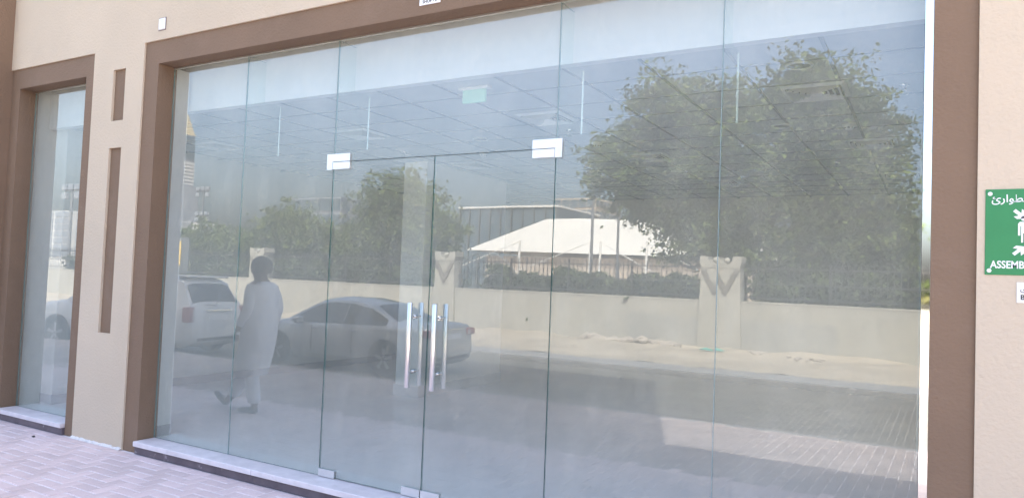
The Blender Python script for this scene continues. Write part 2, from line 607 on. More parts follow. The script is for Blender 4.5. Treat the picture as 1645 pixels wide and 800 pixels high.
# kerb stones and the block paved road
kerb = struct(MB().box(-40, 14, KERB_Y, KERB_Y + 0.12, -0.6, -0.30).build('kerb', CONCRETE))
kb = MB().box(-0.497, 0.497, KERB_Y - 0.002, KERB_Y + 0.122, -0.32, pav_z(-9) + 0.004, ch=0.012).mesh('kerb_stone', CONCRETE)
for i in range(26):
    o = bpy.data.objects.new('kerb_stone', kb)
    COL.objects.link(o)
    o.location = (-22 + i + 0.5, 0, rng.gauss(0, 0.002))
    o.parent = kerb
mb = MB()
mb.add([(-60, -12.2, ROAD_Z - 0.0028), (30, -12.2, ROAD_Z - 0.0028), (30, KERB_Y, ROAD_Z - 0.0028), (-60, KERB_Y, ROAD_Z - 0.0028)], [(0, 1, 2, 3)])
road = struct(mb.build('road', mat('road_joint', (0.36, 0.335, 0.30), 0.95)))
stuff_bricks('road_blocks', brick_field(-24, 2.6, KERB_Y - 0.01, -12.1, lambda y: ROAD_Z), ROADPAVER, road, 'grey block paving of the parking lane')
gut = struct(MB().box(-60, 30, -13.4, -12.19, -0.7, ROAD_Z + 0.012).build('gutter', CONCRETE))

# sand verge in front of the boundary wall, uneven
nx, ny = 180, 24
gx = np.linspace(-60, 30, nx)
gy = np.linspace(-13.35, -18.7, ny)
vv, ff = [], []
for j, y in enumerate(gy):
    for i, x in enumerate(gx):
        t = (13.35 + y) / -5.35
        z = ROAD_Z + 0.01 + 0.10 * t + 0.05 * math.sin(x * 1.3 + y * 2.1) * t + 0.04 * math.sin(x * 3.1 - y * 1.7) * t + rng.gauss(0, 0.012)
        vv.append((x, y + (0.12 * math.sin(x * 2.2) + 0.06 * math.sin(x * 5.7) if j == 0 else 0), z))
for j in range(ny - 1):
    for i in range(nx - 1):
        a = j * nx + i
        ff.append((a, a + 1, a + nx + 1, a + nx))
verge = struct(MB().add(vv, ff).build('sand_verge', SAND, smooth=True))

# ------------------------------------------------------------------ the building and the shop front
FY, BY = -0.165, -0.150          # cream face, brown face; the glass front is at y = 0
XL, XR = -5.818, -0.007          # main opening
WL, WR = -8.09, -6.91            # narrow opening on the left
SILL, HEAD = 0.108, 3.323
H1, H2, XB = 4.95, 14.9, -1.2
bld = thing('shop_building', (-4, 0, 0), 'cream rendered shop building with brown window surrounds along the paved forecourt', 'building')
bld.location = (0, 0, 0)


def wallbox(name, *a, m=CREAM):
    return MB().box(*a).build(name, m, bld)


# cream faces, cut round the brown bands and the two recessed slots
wallbox('wall', 0.17, 6.0, FY, 0.19, 0.0, 3.535)
wallbox('wall', -8.25, 6.0, FY, 10.0, 3.535, H1)
SX0, SX1 = -6.452, -6.268
pier = MB()
pier.box(-6.765, SX0, FY, 0.02, 0.0, 3.535)
pier.box(SX1, -6.008, FY, 0.02, 0.0, 3.535)
pier.box(SX0, SX1, FY, 0.02, 0.0, 0.975)
pier.box(SX0, SX1, FY, 0.02, 2.63, 2.875)
pier.box(SX0, SX1, FY, 0.02, 3.342, 3.535)
pier.build('pier', CREAM, bld)
for z0, z1 in ((0.975, 2.63), (2.875, 3.342)):
    MB().box(SX0, SX1, FY + 0.022, 0.01, z0, z1).build('recessed_slot', BROWN, bld)
# brown bands with their deep reveals
mb = MB()
mb.prism([(-6.008, 0), (-5.818, 0), (-5.818, 3.335), (-0.007, 3.335), (-0.007, 0), (0.17, 0), (0.17, 3.535), (-6.008, 3.535)], BY, 0.03)
mb.build('window_surround', BROWN, bld)
mb = MB()
mb.prism([(-8.25, 0), (WL, 0), (WL, 3.335), (WR, 3.335), (WR, 0), (-6.765, 0), (-6.765, 3.535), (-8.25, 3.535)], BY, 0.03)
mb.build('window_surround', BROWN, bld)
MB().box(-9.0, -8.25, -0.315, 0.19, 0, H2 - 0.4).build('pilaster', BROWN, bld)
wallbox('wall', -18, -9.0, FY, 0.19, 0, H1)
wallbox('wall', -18, -9.0, 0.19, 10.0, 3.535, H1)
wallbox('upper_wall', -18, XB, FY, 10.0, H1 + 0.001, H2)
MB().box(XB - 0.002, 6.0, FY - 0.03, 10.02, H1 + 0.002, H1 + 0.08).build('parapet_coping', CREAM, bld)
wallbox('side_wall', 5.8, 6.0, 0.19, 10.0, 0, 3.535)
wallbox('side_wall', -18, -17.8, 0.19, 10.0, 0, 3.535)
wallbox('rear_wall', -17.8, 5.8, 9.8, 10.0, 0, 3.535)
# rough mortar line where the wall meets the paving
for xa, xb in ((-6.765, -6.01), (0.17, 3.0)):
    vs = []
    n = int((xb - xa) / 0.02)
    for i in range(n + 1):
        x = xa + (xb - xa) * i / n
        w = 0.016 + 0.010 * rng.random()
        vs += [(x, FY + 0.002, 0.014 + 0.012 * rng.random()), (x, FY - w, 0.0015)]
    MB().add(vs, [(2 * i, 2 * i + 1, 2 * i + 3, 2 * i + 2) for i in range(n)]).build('mortar_fillet', FILLET, bld)

# sills: marble slabs on a dark marble riser
def sill(xa, xb, n, label):
    t = thing('window_sill', ((xa + xb) / 2, -0.08, 0), label, 'sill')
    t.location = (0, 0, 0)
    L = (xb - xa) / n
    for i in range(n):
        a = xa + i * L
        MB().box(a + 0.001, a + L - 0.001, -0.192, 0.029, SILL - 0.042, SILL, ch=0.004).build('marble_slab', MARBLE, t)
        MB().box(a + 0.001, a + L - 0.001, -0.172, 0.02, 0.002, SILL - 0.0425).build('riser_slab', DARKMARBLE, t)
    return t


sill(-5.812, -0.012, 4, 'long pale marble sill with dark veined riser under the wide glass front')
sill(-8.085, -6.915, 1, 'short pale marble sill under the narrow left window, chipped at its right end')
bpy.data.objects['window_sill'].location = (0, 0, 0)

# ------------------------------------------------------------------ inside the shop
FL, CZ, BKY, LFX, RTX = 0.100, 3.0, 7.8, -8.17, 2.6
shop_floor = struct(MB().box(-8.3, 2.8, 0.031, BKY + 0.1, -0.05, FL).build('shop_floor', FLOORTILE))
struct(MB().box(LFX - 0.2, LFX, 0.031, BKY, FL, 3.5).build('interior_wall_left', WHITEWALL))
struct(MB().box(LFX - 0.2, RTX + 0.2, BKY, BKY + 0.2, FL, 3.5).build('interior_wall_back', mat('back_paint', (0.82, 0.79, 0.72), 0.85, var=0.03)))
struct(MB().box(RTX, RTX + 0.2, 0.2, BKY, FL, 3.5).build('interior_wall_right', WHITEWALL))
mb = MB()
mb.box(-6.90, XL - 0.001, 0.0305, 0.16, FL, 3.333)       # lining behind the pier
mb.box(-0.006, RTX, 0.0305, 0.2, FL, 3.333)
struct(mb.build('interior_wall_front', WHITEWALL))
sk = MB()
sk.box(LFX, LFX + 0.012, 0.62, BKY, FL, FL + 0.1)
sk.box(LFX + 0.013, RTX, BKY - 0.012, BKY, FL, FL + 0.1)
sk.box(XL - 0.001, XL + 0.010, 0.0305, 0.16, FL + 0.009, FL + 0.1)
struct(sk.build('skirting', SKIRT))
WHITECOL = mat('column_paint', (0.88, 0.88, 0.86), 0.8, var=0.02)
col_l = thing('interior_column', (-5.6, 4.2, FL), 'wide white column standing in the shop behind the glass doors', 'column')
for o in (MB().box(-0.18, 0.17, -0.97, 0.97, 0, CZ - FL).build('shaft', WHITECOL, col_l),
          MB().box(-0.20, 0.19, -0.99, 0.99, 0.001, 0.13).build('skirting', mat('column_skirting', (0.66, 0.68, 0.69), 0.4), col_l)):
    pass
col_r = thing('interior_column', (0.15, 3.5, FL), 'white column edge seen inside at the right end of the glass', 'column')
MB().box(-0.25, 0.25, -0.25, 0.25, 0, CZ - FL).build('shaft', WHITEWALL, col_r)
MB().box(-0.265, 0.265, -0.265, 0.265, 0.001, 0.13).build('skirting', MATS['column_skirting'], col_r)
col_w = thing('interior_column', (-8.02, 0.42, FL), 'pale column close behind the narrow left window', 'column')
MB().box(-0.15, 0.06, -0.14, 0.20, 0, 3.4).build('shaft', WHITEWALL, col_w)
MB().box(-0.15, 0.072, -0.152, 0.212, 0.001, 0.1).build('skirting', SKIRT, col_w)
# bulkhead with its bright lower trim
bh = thing('bulkhead', (-3, 0.21, CZ), 'plain white bulkhead just behind the top of the glass front', 'bulkhead')
bh.location = (0, 0, 0)
MB().box(-8.16, 2.59, 0.19, 0.26, CZ + 0.06, 3.53).build('face', mat('bulkhead_paint', (0.78, 0.79, 0.80), 0.85, var=0.02), bh)
MB().box(-8.16, 2.59, 0.186, 0.26, CZ - 0.012, CZ + 0.059).build('trim', WHITEPLASTIC, bh)
# suspended ceiling: one slab, a grid of bars and separate tiles
ceil = struct(MB().box(-8.16, 2.59, 0.265, BKY - 0.002, CZ + 0.05, CZ + 0.10).build('ceiling', DUCTDARK))
TS = 0.53
tile_mesh = MB().box(-TS / 2 + 0.011, TS / 2 - 0.011, -TS / 2 + 0.011, TS / 2 - 0.011, 0.004, 0.02).mesh('ceiling_tile', CEILTILE)
xs0, ys0 = -0.555, 0.72
ix = range(-15, 6)
iy = range(-1, 14)
bars = MB()
for i in ix:
    x = xs0 + i * TS
    if LFX + 0.02 < x < RTX - 0.02:
        bars.box(x - 0.012, x + 0.012, 0.265, BKY - 0.003, CZ, CZ + 0.018)
for j in iy:
    y = ys0 + j * TS
    if 0.28 < y < BKY - 0.02:
        bars.box(-8.155, 2.585, y - 0.012, y + 0.012, CZ + 0.001, CZ + 0.0185)
bars.build('ceiling_grid', TBAR, ceil)
cnt = 0
for i in ix:
    for j in iy:
        x, y = xs0 + (i + 0.5) * TS, ys0 + (j + 0.5) * TS
        if LFX + 0.2 < x < RTX - 0.2 and 0.4 < y < BKY - 0.2 and cnt < 299:
            o = bpy.data.objects.new('ceiling_tile', tile_mesh)
            COL.objects.link(o)
            o.location = (x, y, CZ)
            o.parent = ceil
            cnt += 1


def diffuser(loc, label):
    t = thing('air_diffuser', loc, label, 'vent', group='ceiling air diffusers')
    w = 0.21
    fr = MB()
    for k in range(4):
        a = math.pi / 2 * k
        c, s = math.cos(a), math.sin(a)
        q = [(-w, -w, 0), (w, -w, 0), (w - 0.03, -w + 0.03, -0.016), (-w + 0.03, -w + 0.03, -0.016)]
        fr.add([(x * c - y * s, x * s + y * c, z) for x, y, z in q], [(0, 1, 2, 3)])
    fr.build('frame', WHITEPLASTIC, t)
    MB().box(-w + 0.02, w - 0.02, -w + 0.02, w - 0.02, -0.003, -0.001).build('duct', DUCTDARK, t)
    for n in range(4):
        lv = MB()
        r1, r2 = w - 0.04 - n * 0.038, w - 0.062 - n * 0.038
        for k in range(4):
            a = math.pi / 2 * k
            c, s = math.cos(a), math.sin(a)
            q = [(-r1, -r1, -0.028), (r1, -r1, -0.028), (r2, -r2, -0.006), (-r2, -r2, -0.006), (-r1, -r1, -0.031), (r1, -r1, -0.031), (r2, -r2, -0.009), (-r2, -r2, -0.009)]
            lv.add([(x * c - y * s, x * s + y * c, z) for x, y, z in q], [(0, 1, 2, 3), (4, 5, 6, 7), (0, 1, 5, 4)])
        lv.build('louvre', WHITEPLASTIC, t)
    return t


for x, y, l in ((-0.73, 1.48, 'square air diffuser nearest the right end of the glass front'), (-0.50, 3.57, 'square air diffuser deeper in, near the right column'),
                (-2.71, 3.68, 'square air diffuser behind the big tree reflection, left half'), (-2.91, 1.56, 'square air diffuser right of the exit sign'),
                (-2.46, 5.85, 'farthest square air diffuser before the back wall, middle'), (-5.02, 1.56, 'square air diffuser seen above the left door hinge'),
                (-7.18, 1.54, 'square air diffuser at the left end of the shop'), (-5.02, 3.60, 'square air diffuser above the white column'),
                (-0.32, 5.75, 'farthest square air diffuser at the right'), (-4.6, 5.85, 'square air diffuser in the far left of the ceiling')):
    diffuser((x, y, CZ - 0.001), l)
for x, y, l in ((-0.62, 2.66, 'round white smoke detector on the ceiling near the right'), (-2.95, 2.75, 'round white smoke detector beyond the doors'), (-4.4, 2.9, 'round white smoke detector left of the column')):
    t = thing('smoke_detector', (x, y, CZ), l, 'detector', group='smoke detectors')
    MB().lathe([(0.001, 0.0), (0.055, 0.0), (0.055, -0.018), (0.04, -0.03), (0.036, -0.045), (0.028, -0.052), (0.001, -0.053)], 20).build('housing', WHITEPLASTIC, t, True)
    for k in range(8):
        a = k * math.pi / 4
        MB().box(0.0365, 0.0395, -0.008, 0.008, -0.043, -0.033).build('slot', DUCTDARK, t).rotation_euler = (0, 0, a)
for x, y, l in ((-0.18, 1.53, 'pendent sprinkler head at the right end of the ceiling'), (-0.92, 4.64, 'pendent sprinkler head deep in the shop'), (-2.95, 2.1, 'pendent sprinkler head between exit sign and doors'),
                (-5.3, 2.6, 'pendent sprinkler head left of the doors')):
    t = thing('sprinkler', (x, y, CZ), l, 'sprinkler', group='ceiling sprinklers')
    MB().lathe([(0.001, 0), (0.035, 0), (0.033, -0.008), (0.012, -0.012), (0.011, -0.03), (0.001, -0.03)], 14).build('escutcheon', CHROME, t, True)
    MB().tube([(-0.010, 0, -0.028), (-0.014, 0, -0.04), (-0.004, 0, -0.055)], 0.003, 6).tube([(0.010, 0, -0.028), (0.014, 0, -0.04), (0.004, 0, -0.055)], 0.003, 6).build('frame_arm', CHROME, t)
    MB().lathe([(0.001, -0.056), (0.028, -0.056), (0.028, -0.059), (0.001, -0.059)], 14).build('deflector', CHROME, t)
for x, y, l in ((-1.14, 2.55, 'round flush ceiling speaker right of the big tree crown'), (-0.74, 0.80, 'round flush ceiling speaker close to the bulkhead'), (-4.0, 2.2, 'round flush ceiling speaker above the left door')):
    t = thing('ceiling_speaker', (x, y, CZ), l, 'speaker', group='ceiling speakers')
    MB().lathe([(0.085, 0), (0.085, -0.008), (0.070, -0.010), (0.068, -0.004)], 28).build('rim', WHITEPLASTIC, t, True)
    MB().lathe([(0.069, -0.005), (0.03, -0.008), (0.001, -0.009)], 28).build('grille', TBAR, t, True)
ex = thing('exit_sign', (-2.95, 0.475, CZ), 'pale green exit sign box hanging from the shop ceiling', 'sign')
MB().box(-0.13, 0.13, -0.03, 0.03, -0.02, -0.001, ch=0.004).build('mount', WHITEPLASTIC, ex)
MB().box(-0.10, 0.10, -0.012, 0.012, -0.118, -0.021, ch=0.003).build('panel', EXITGREEN, ex)

# ------------------------------------------------------------------ the glass front
JX = [XL, -4.860, -3.864, -2.938, -2.018, -1.012, -0.045]
GT = 0.012
DOOR_T = 2.408
front = thing('glass_front', (-3, 0, SILL), 'wide frameless glass shop front of fixed panes beside and above the doors', 'shop window')
front.location = (0, 0, 0)


def pane(name, x0, x1, z0, z1, parent, ox=0.0, oz=0.0, t=GT):
    g = 0.0022
    b = MB()
    v = [(x0 + g, 0, z0), (x1 - g, 0, z0), (x1 - g, t, z0), (x0 + g, t, z0), (x0 + g, 0, z1), (x1 - g, 0, z1), (x1 - g, t, z1), (x0 + g, t, z1)]
    v = [(a - ox, y, c - oz) for a, y, c in v]
    b.add(v, [(0, 1, 5, 4), (2, 3, 7, 6), (0, 3, 2, 1), (4, 5, 6, 7), (1, 2, 6, 5), (3, 0, 4, 7)], [0, 0, 1, 1, 1, 1])
    return b.build(name, [GLASS, GLASSEDGE], parent)


for a, b, turn in ((0, 1, 0.02), (1, 2, -0.02), (4, 5, 0.0), (5, 6, -0.48)):     # the last pane sits a few millimetres skew in its channel
    p = pane('glass_pane', JX[a], JX[b], SILL + 0.002, HEAD, front, JX[a])
    p.location.x = JX[a]
    p.rotation_euler.z = R(turn)
pane('transom_pane', JX[2], JX[4], DOOR_T + 0.003, HEAD, front)
for k in (1, 2, 4, 5):       # stiffening fins hung behind the joints
    x = JX[k]
    b = MB()
    poly = [(GT + 0.001, 2.485), (0.36, 2.565), (0.36, CZ - 0.014), (0.184, CZ - 0.014), (0.184, HEAD), (GT + 0.001, HEAD)]
    h = 0.006
    n = len(poly)
    vs = [(x - h, y, z) for y, z in poly] + [(x + h, y, z) for y, z in poly]
    b.add(vs, [tuple(range(n)), tuple(range(2 * n - 1, n - 1, -1))] + [(i, (i + 1) % n, (i + 1) % n + n, i + n) for i in range(n)], [0, 0, 1, 2, 0, 0, 1, 0])
    b.build('glass_fin', [FINGLASS, GLASSEDGE, FINEDGE], front)
    # silicone joint line in front
    MB().box(x - 0.0021, x + 0.0021, 0.001, GT - 0.001, SILL + 0.003 if k in (1, 5) else DOOR_T + 0.06, HEAD - 0.001).build('joint_seal', mat('silicone', (0.30, 0.38, 0.39), 0.5), front)
# channels
MB().box(XL + 0.001, -3.87, -0.004, 0.018, HEAD - 0.001, HEAD + 0.011).build('head_channel', STEEL, front)
MB().box(-3.869, -0.008, -0.004, 0.018, HEAD - 0.001, HEAD + 0.011).build('head_channel', STEEL, front)
MB().box(-0.0445, -0.0085, -0.010, 0.026, SILL + 0.001, HEAD - 0.002).build('side_channel', POLISHED, front)
# L-shaped patch fittings that hold the fixed glass above the door corners
for s, x0 in ((1, -3.919), (-1, -1.971)):
    xj = JX[2] if s > 0 else JX[4]
    w = 0.224 if s > 0 else 0.208
    e = x0 + s * w
    poly = [(x0, 2.350), (x0, 2.467), (e, 2.467), (e, DOOR_T + 0.002), (xj + s * 0.001, DOOR_T + 0.002), (xj + s * 0.001, 2.350)]
    for ya, yb in ((-0.012, -0.0005), (GT + 0.0005, GT + 0.012)):
        MB().prism(poly, ya, yb).build('patch_fitting', SATIN, front)


def door(x0, x1, hinge, label):
    t = thing('glass_door', (hinge, 0, SILL), label, 'door', group='double glass doors')
    s = 1 if hinge == x0 else -1
    pane('glass_pane', x0 + 0.001, x1 - 0.001, SILL + 0.006, DOOR_T - 0.002, t, hinge, SILL)
    lx = lambda x: x - hinge
    for ya, yb in ((-0.013, -0.0005), (GT + 0.0005, GT + 0.013)):
        a, b = (x0 + 0.004, x0 + 0.170) if s > 0 else (x1 - 0.160, x1 - 0.004)
        MB().box(lx(a), lx(b), ya, yb, 2.352 - SILL, DOOR_T - 0.003 - SILL, ch=0.001).build('top_patch', SATIN, t)
        a, b = (x0 + 0.003, x0 + 0.158) if s > 0 else (x1 - 0.158, x1 - 0.003)
        MB().box(lx(a), lx(b), ya, yb, 0.004, 0.056, ch=0.001).build('bottom_patch', STEEL, t)
        a, b = (x1 - 0.158, x1 - 0.003) if s > 0 else (x0 + 0.003, x0 + 0.155)
        MB().box(lx(a), lx(b), ya, yb, 0.004, 0.058, ch=0.001).build('lock_patch', STEEL, t)
    hx = x1 - 0.108 if s > 0 else x0 + 0.098
    for yy in (-0.062, GT + 0.062):
        h = MB()
        z0, z1 = 0.840 - SILL, 1.408 - SILL
        h.lathe([(0.001, z0), (0.016, z0), (0.0175, z0 + 0.002), (0.0175, z1 - 0.002), (0.016, z1), (0.001, z1)], 20, (lx(hx), yy, 0))
        ho = h.build('pull_handle', STEEL, t, True)
        sg = -1 if yy < 0 else 1
        for z in (0.945, 1.315):
            st = MB()
            st.tube([(lx(hx), yy, z - SILL), (lx(hx), 0 if sg < 0 else GT, z - SILL)], 0.0085, 12)
            yb = (-0.001, -0.012) if sg < 0 else (GT + 0.001, GT + 0.012)
            st.tube([(lx(hx), yb[0], z - SILL), (lx(hx), yb[1], z - SILL)], 0.015, 16)
            st.build('standoff', CHROME, ho, True)
    return t


door(JX[2], JX[3], JX[2], 'left leaf of the double glass door with steel pull bar')
door(JX[3], JX[4], JX[4], 'right leaf of the double glass door with steel pull bar')
side = thing('side_window', (-7.5, 0, SILL), 'narrow fixed glass window left of the cream pier', 'window')
side.location = (0, 0, 0)
pane('glass_pane', WL, WR, SILL + 0.002, HEAD, side)
MB().box(WL + 0.001, WR - 0.001, -0.004, 0.018, HEAD - 0.001, HEAD + 0.011).build('head_channel', STEEL, side)

# ------------------------------------------------------------------ signs and small things on the facade
t = thing('assembly_sign', (0.2, FY - 0.004, 1.88), 'green emergency assembly point sign with white arrows on the cream wall', 'sign')
t.location = (0.200, FY, 1.695)
bw, bhh = 0.40, 0.375
MB().box(0, bw, -0.004, -0.0005, 0, bhh, ch=0.0008).build('board', GREENSIGN, t)
sy = -0.0046
text('arabic_lettering', '\uFE89\uFEAD\uFE8D\uFEEE\uFEC4\uFEDF\uFE8D', 0.046, SIGNWHITE, (0.022, sy, 0.318), parent=t, bold=0.012)
text('lettering', 'ASSEMBLY POINT', 0.045, SIGNWHITE, (0.020, sy, 0.030), parent=t, bold=0.022, sx=0.80)


def arrow(cx, cz, ang):
    pts = [(-0.030, -0.007), (-0.002, -0.007), (-0.013, -0.022), (0.003, -0.022), (0.022, 0.0), (0.003, 0.022), (-0.013, 0.022), (-0.002, 0.007), (-0.030, 0.007)]
    c, s = math.cos(ang), math.sin(ang)
    MB().prism([(cx + x * c - z * s, cz + x * s + z * c) for x, z in pts], sy - 0.0004, sy + 0.0004).build('arrow', SIGNWHITE, t)


arrow(0.128, 0.262, R(-42))
arrow(0.126, 0.110, R(42))
arrow(0.292, 0.262, R(-138))
arrow(0.294, 0.110, R(138))


def figure(cx, cz, k):
    b = MB()
    b.prism([(cx + 0.0105 * k * math.cos(a), cz + 0.072 * k + 0.0105 * k * math.sin(a)) for a in np.linspace(0, 2 * math.pi, 15)[:-1]], sy - 0.0004, sy + 0.0004)
    b.prism([(cx - 0.020 * k, cz), (cx - 0.020 * k, cz + 0.050 * k), (cx - 0.014 * k, cz + 0.058 * k), (cx + 0.014 * k, cz + 0.058 * k), (cx + 0.020 * k, cz + 0.050 * k), (cx + 0.020 * k, cz),
             (cx + 0.012 * k, cz), (cx + 0.012 * k, cz + 0.040 * k), (cx + 0.009 * k, cz + 0.040 * k), (cx + 0.009 * k, cz - 0.030 * k), (cx + 0.002, cz - 0.030 * k), (cx + 0.002, cz + 0.01 * k), (cx - 0.002, cz + 0.01 * k),
             (cx - 0.002, cz - 0.030 * k), (cx - 0.009 * k, cz - 0.030 * k), (cx - 0.009 * k, cz + 0.040 * k), (cx - 0.012 * k, cz + 0.040 * k), (cx - 0.012 * k, cz)], sy - 0.0004, sy + 0.0004)
    b.build('figure', SIGNWHITE, t)


for cx, cz, k in ((0.140, 0.172, 1.02), (0.200, 0.176, 1.15), (0.260, 0.172, 1.02)):
    figure(cx, cz, k)
for x, z in ((0.017, 0.355), (0.016, 0.018), (0.384, 0.355), (0.384, 0.018)):
    MB().lathe([(0.009, sy - 0.0002), (0.009, sy - 0.002), (0.005, sy - 0.003)], 14, (x, 0, z), 'y').lathe([(0.005, sy - 0.003), (0.001, sy - 0.0034)], 10, (x, 0, z), 'y').build('rivet', SIGNWHITE, t, True)
t = thing('small_plate', (0.317, FY, 1.577), 'small white plate with black print below the green sign', 'sign')
MB().box(0, 0.14, -0.004, -0.0005, 0, 0.088, ch=0.0008).build('board', SIGNWHITE, t)
text('lettering', 'B', 0.030, INK, (0.013, -0.0046, 0.014), parent=t, bold=0.02)
text('arabic_lettering', '\uFED6', 0.030, INK, (0.012, -0.0046, 0.052), parent=t)
t = thing('shop_number_plate', (-3.006, BY, 3.398), 'white shop number plate on the brown lintel above the doors', 'sign')
MB().box(0, 0.172, -0.006, -0.0005, 0, 0.10, ch=0.0015).build('board', SIGNWHITE, t)
text('lettering', 'SHOP - 2', 0.030, INK, (0.086, -0.0066, 0.012), parent=t, align='CENTER', bold=0.008)
t = thing('blank_cover', (-5.816, FY, 3.618), 'small rounded white cover plate on the cream wall above the lintel', 'cover plate')
MB().box(0, 0.090, -0.012, -0.0005, 0, 0.100, ch=0.007).build('plate', WHITEPLASTIC, t)
MB().box(-0.006, 0.096, -0.003, -0.0004, -0.006, 0.106).build('gasket', mat('gasket_grey', (0.25, 0.2, 0.19), 0.8), t)
b = MB()
bm = bmesh.new()
bmesh.ops.create_icosphere(bm, subdivisions=2, radius=0.014)
for v in bm.verts:
    v.co *= 0.8 + 0.4 * rng.random()
    v.co.z *= 0.6
me = bpy.data.meshes.new('pebble')
bm.to_mesh(me)
bm.free()
me.materials.append(INK)
o = bpy.data.objects.new('pebble', me)
COL.objects.link(o)
o.location = (-7.02, -0.36, 0.007)
tag(o, 'small dark pebble on the pink paving below the narrow window', 'pebble')

# ------------------------------------------------------------------ across the street (seen as reflections in the glass)
WY = -18.5
WT = 1.16
PX = [5.0, -5.76, -15.85, -26.1, -36.4, -46.7]
bw = thing('boundary_wall', (-15, WY, ROAD_Z), 'low cream boundary wall across the street below the black fence', 'wall')
bw.location = (0, 0, 0)
for a, b in zip(PX[:-1], PX[1:]):
    MB().box(a - 0.45, b + 0.45, WY - 0.22, WY, -0.8, WT - 0.05).build('wall_panel', WALLPAINT, bw)
    MB().box(a - 0.46, b + 0.46, WY - 0.235, WY + 0.012, WT - 0.0495, WT).build('coping', WALLPAINT, bw)
MB().box(-8.56, -2.63, WY + 0.001, WY + 0.004, -0.33, 0.62).build('greyer_patch', WALLPATCH, bw)  # slightly darker, greyer rectangle on the wall face


def fence_span(a, b, label):
    t = thing('iron_fence', ((a + b) / 2, WY - 0.12, WT), label, 'fence', group='black fence spans on the boundary wall')
    h = (a - b) / 2 - 0.50
    for z in (0.10, 0.52, 0.98):
        MB().box(-h, h, -0.018, 0.018, z, z + 0.04).build('rail', IRON, t)
    bar = MB().box(-0.011, 0.011, -0.011, 0.011, 0.003, 1.12)
    bar.add([(-0.02, -0.02, 1.12), (0.02, -0.02, 1.12), (0.02, 0.02, 1.12), (-0.02, 0.02, 1.12), (0, 0, 1.19)], [(0, 1, 4), (1, 2, 4), (2, 3, 4), (3, 0, 4), (3, 2, 1, 0)])
    me = bar.mesh('bar', IRON)
    n = int(2 * h / 0.165)
    for i in range(n):
        o = bpy.data.objects.new('bar', me)
        COL.objects.link(o)
        o.location = (-h + 0.1 + i * 0.165, 0, 0)
        o.parent = t
    for k in range(1, 4):
        MB().box(-h + k * h / 2 - 0.03, -h + k * h / 2 + 0.03, -0.05, -0.019, 0.002, 1.15).build('post', IRON, t)


for i, (a, b) in enumerate(zip(PX[:-1], PX[1:])):
    fence_span(a, b, ['black iron fence span under the big tree, right of the middle pillar', 'black iron fence span between the right and the centre pillar, in front of the tent',
                      'black iron fence span behind the silver sedan', 'black iron fence span behind the white SUV', 'far left black iron fence span behind the yellow board'][i])


def pillar(x, label):
    t = thing('wall_pillar', (x, WY + 0.03, ROAD_Z), label, 'pillar', group='emblem pillars of the boundary wall')
    z0 = -0.4
    bw_, tw = 0.52, 0.42
    MB().prism([(-bw_, z0), (bw_, z0), (tw, 2.50), (-tw, 2.50)], -0.50, 0.06).build('shaft', WALLPAINT, t)
    # crown: two horns with one round notch and a ball in it
    out = [(-0.42, 2.501), (0.42, 2.501), (0.47, 2.68), (0.46, 2.86), (0.20, 2.84)]
    out += [(0.20 * math.cos(a), 2.80 + 0.20 * math.sin(a)) for a in np.linspace(R(-12), R(-168), 10)]
    out += [(-0.20, 2.84), (-0.46, 2.86), (-0.47, 2.68)]
    MB().prism(out, -0.51, 0.075).build('crown', WALLPAINT, t)
    MB().prism([(-0.42, 2.44), (-0.27, 2.44), (0.0, 1.93), (0.27, 2.44), (0.42, 2.44), (0.03, 1.70), (-0.03, 1.70)], 0.061, 0.105).build('chevron', EMBLEM, t)
    MB().lathe([(0.001, -0.10), (0.05, -0.087), (0.087, -0.05), (0.10, 0), (0.087, 0.05), (0.05, 0.087), (0.001, 0.10)], 16, (0.02, -0.02, 2.73)).build('ball', WALLPAINT, t, True)


pillar(PX[1], 'emblem pillar with chevron below the big tree, split by a glass joint')
pillar(PX[2], 'emblem pillar with chevron between the sedan and the white tent')
pillar(PX[3], 'emblem pillar behind the walking man')
pillar(PX[4], 'emblem pillar beyond the white SUV')

# rubble and litter along the wall
def rubble(x, y, rx, ry, rz, n, label):
    vs, fs = [], []
    for k in range(n):
        bm = bmesh.new()
        bmesh.ops.create_icosphere(bm, subdivisions=1, radius=1)
        cx, cy_ = x + rng.uniform(-1, 1) * rx, y + rng.uniform(-1, 1) * ry
        s = rz * rng.uniform(0.25, 0.6)
        o = len(vs)
        zb = ROAD_Z + 0.08 + rz * 0.5 * max(0, 1 - abs(cx - x) / rx) * rng.random()
        for v in bm.verts:
            q = v.co * (0.75 + 0.5 * rng.random())
            vs.append((cx + q.x * s * 1.5, cy_ + q.y * s, zb + q.z * s))
        for fc in bm.faces:
            fs.append(tuple(o + v.index for v in fc.verts))
        bm.free()
    ob = MB().add(vs, fs).build('rubble_heap', ROCK)
    return tag(ob, label, 'rubble')


rubble(-9.5, -17.9, 0.35, 0.2, 0.28, 26, 'small rounded heap of rubble at the foot of the boundary wall')
rubble(-7.9, -17.9, 1.15, 0.2, 0.24, 60, 'long low heap of rubble at the foot of the boundary wall')
rubble(-4.6, -17.2, 0.3, 0.3, 0.14, 14, 'scattered stones on the sand below the chevron pillar')
rubble(-3.2, -17.0, 0.5, 0.4, 0.10, 16, 'scattered stones on the sand below the greyer wall patch')
for i in range(1):
    b = MB()
    b.add([(-0.2, -.05, 0.02), (0.18, -.06, 0.05), (0.22, .06, 0.03), (-0.15, .07, 0.06), (0.02, 0, 0.10)], [(0, 1, 4), (1, 2, 4), (2, 3, 4), (3, 0, 4), (3, 2, 1, 0)])
    o = b.build('plastic_litter', LITTERG)
    o.location = (-5.6, -17.0, ROAD_Z + 0.08)
    tag(o, 'teal piece of plastic litter on the sand by the pillar', 'litter')


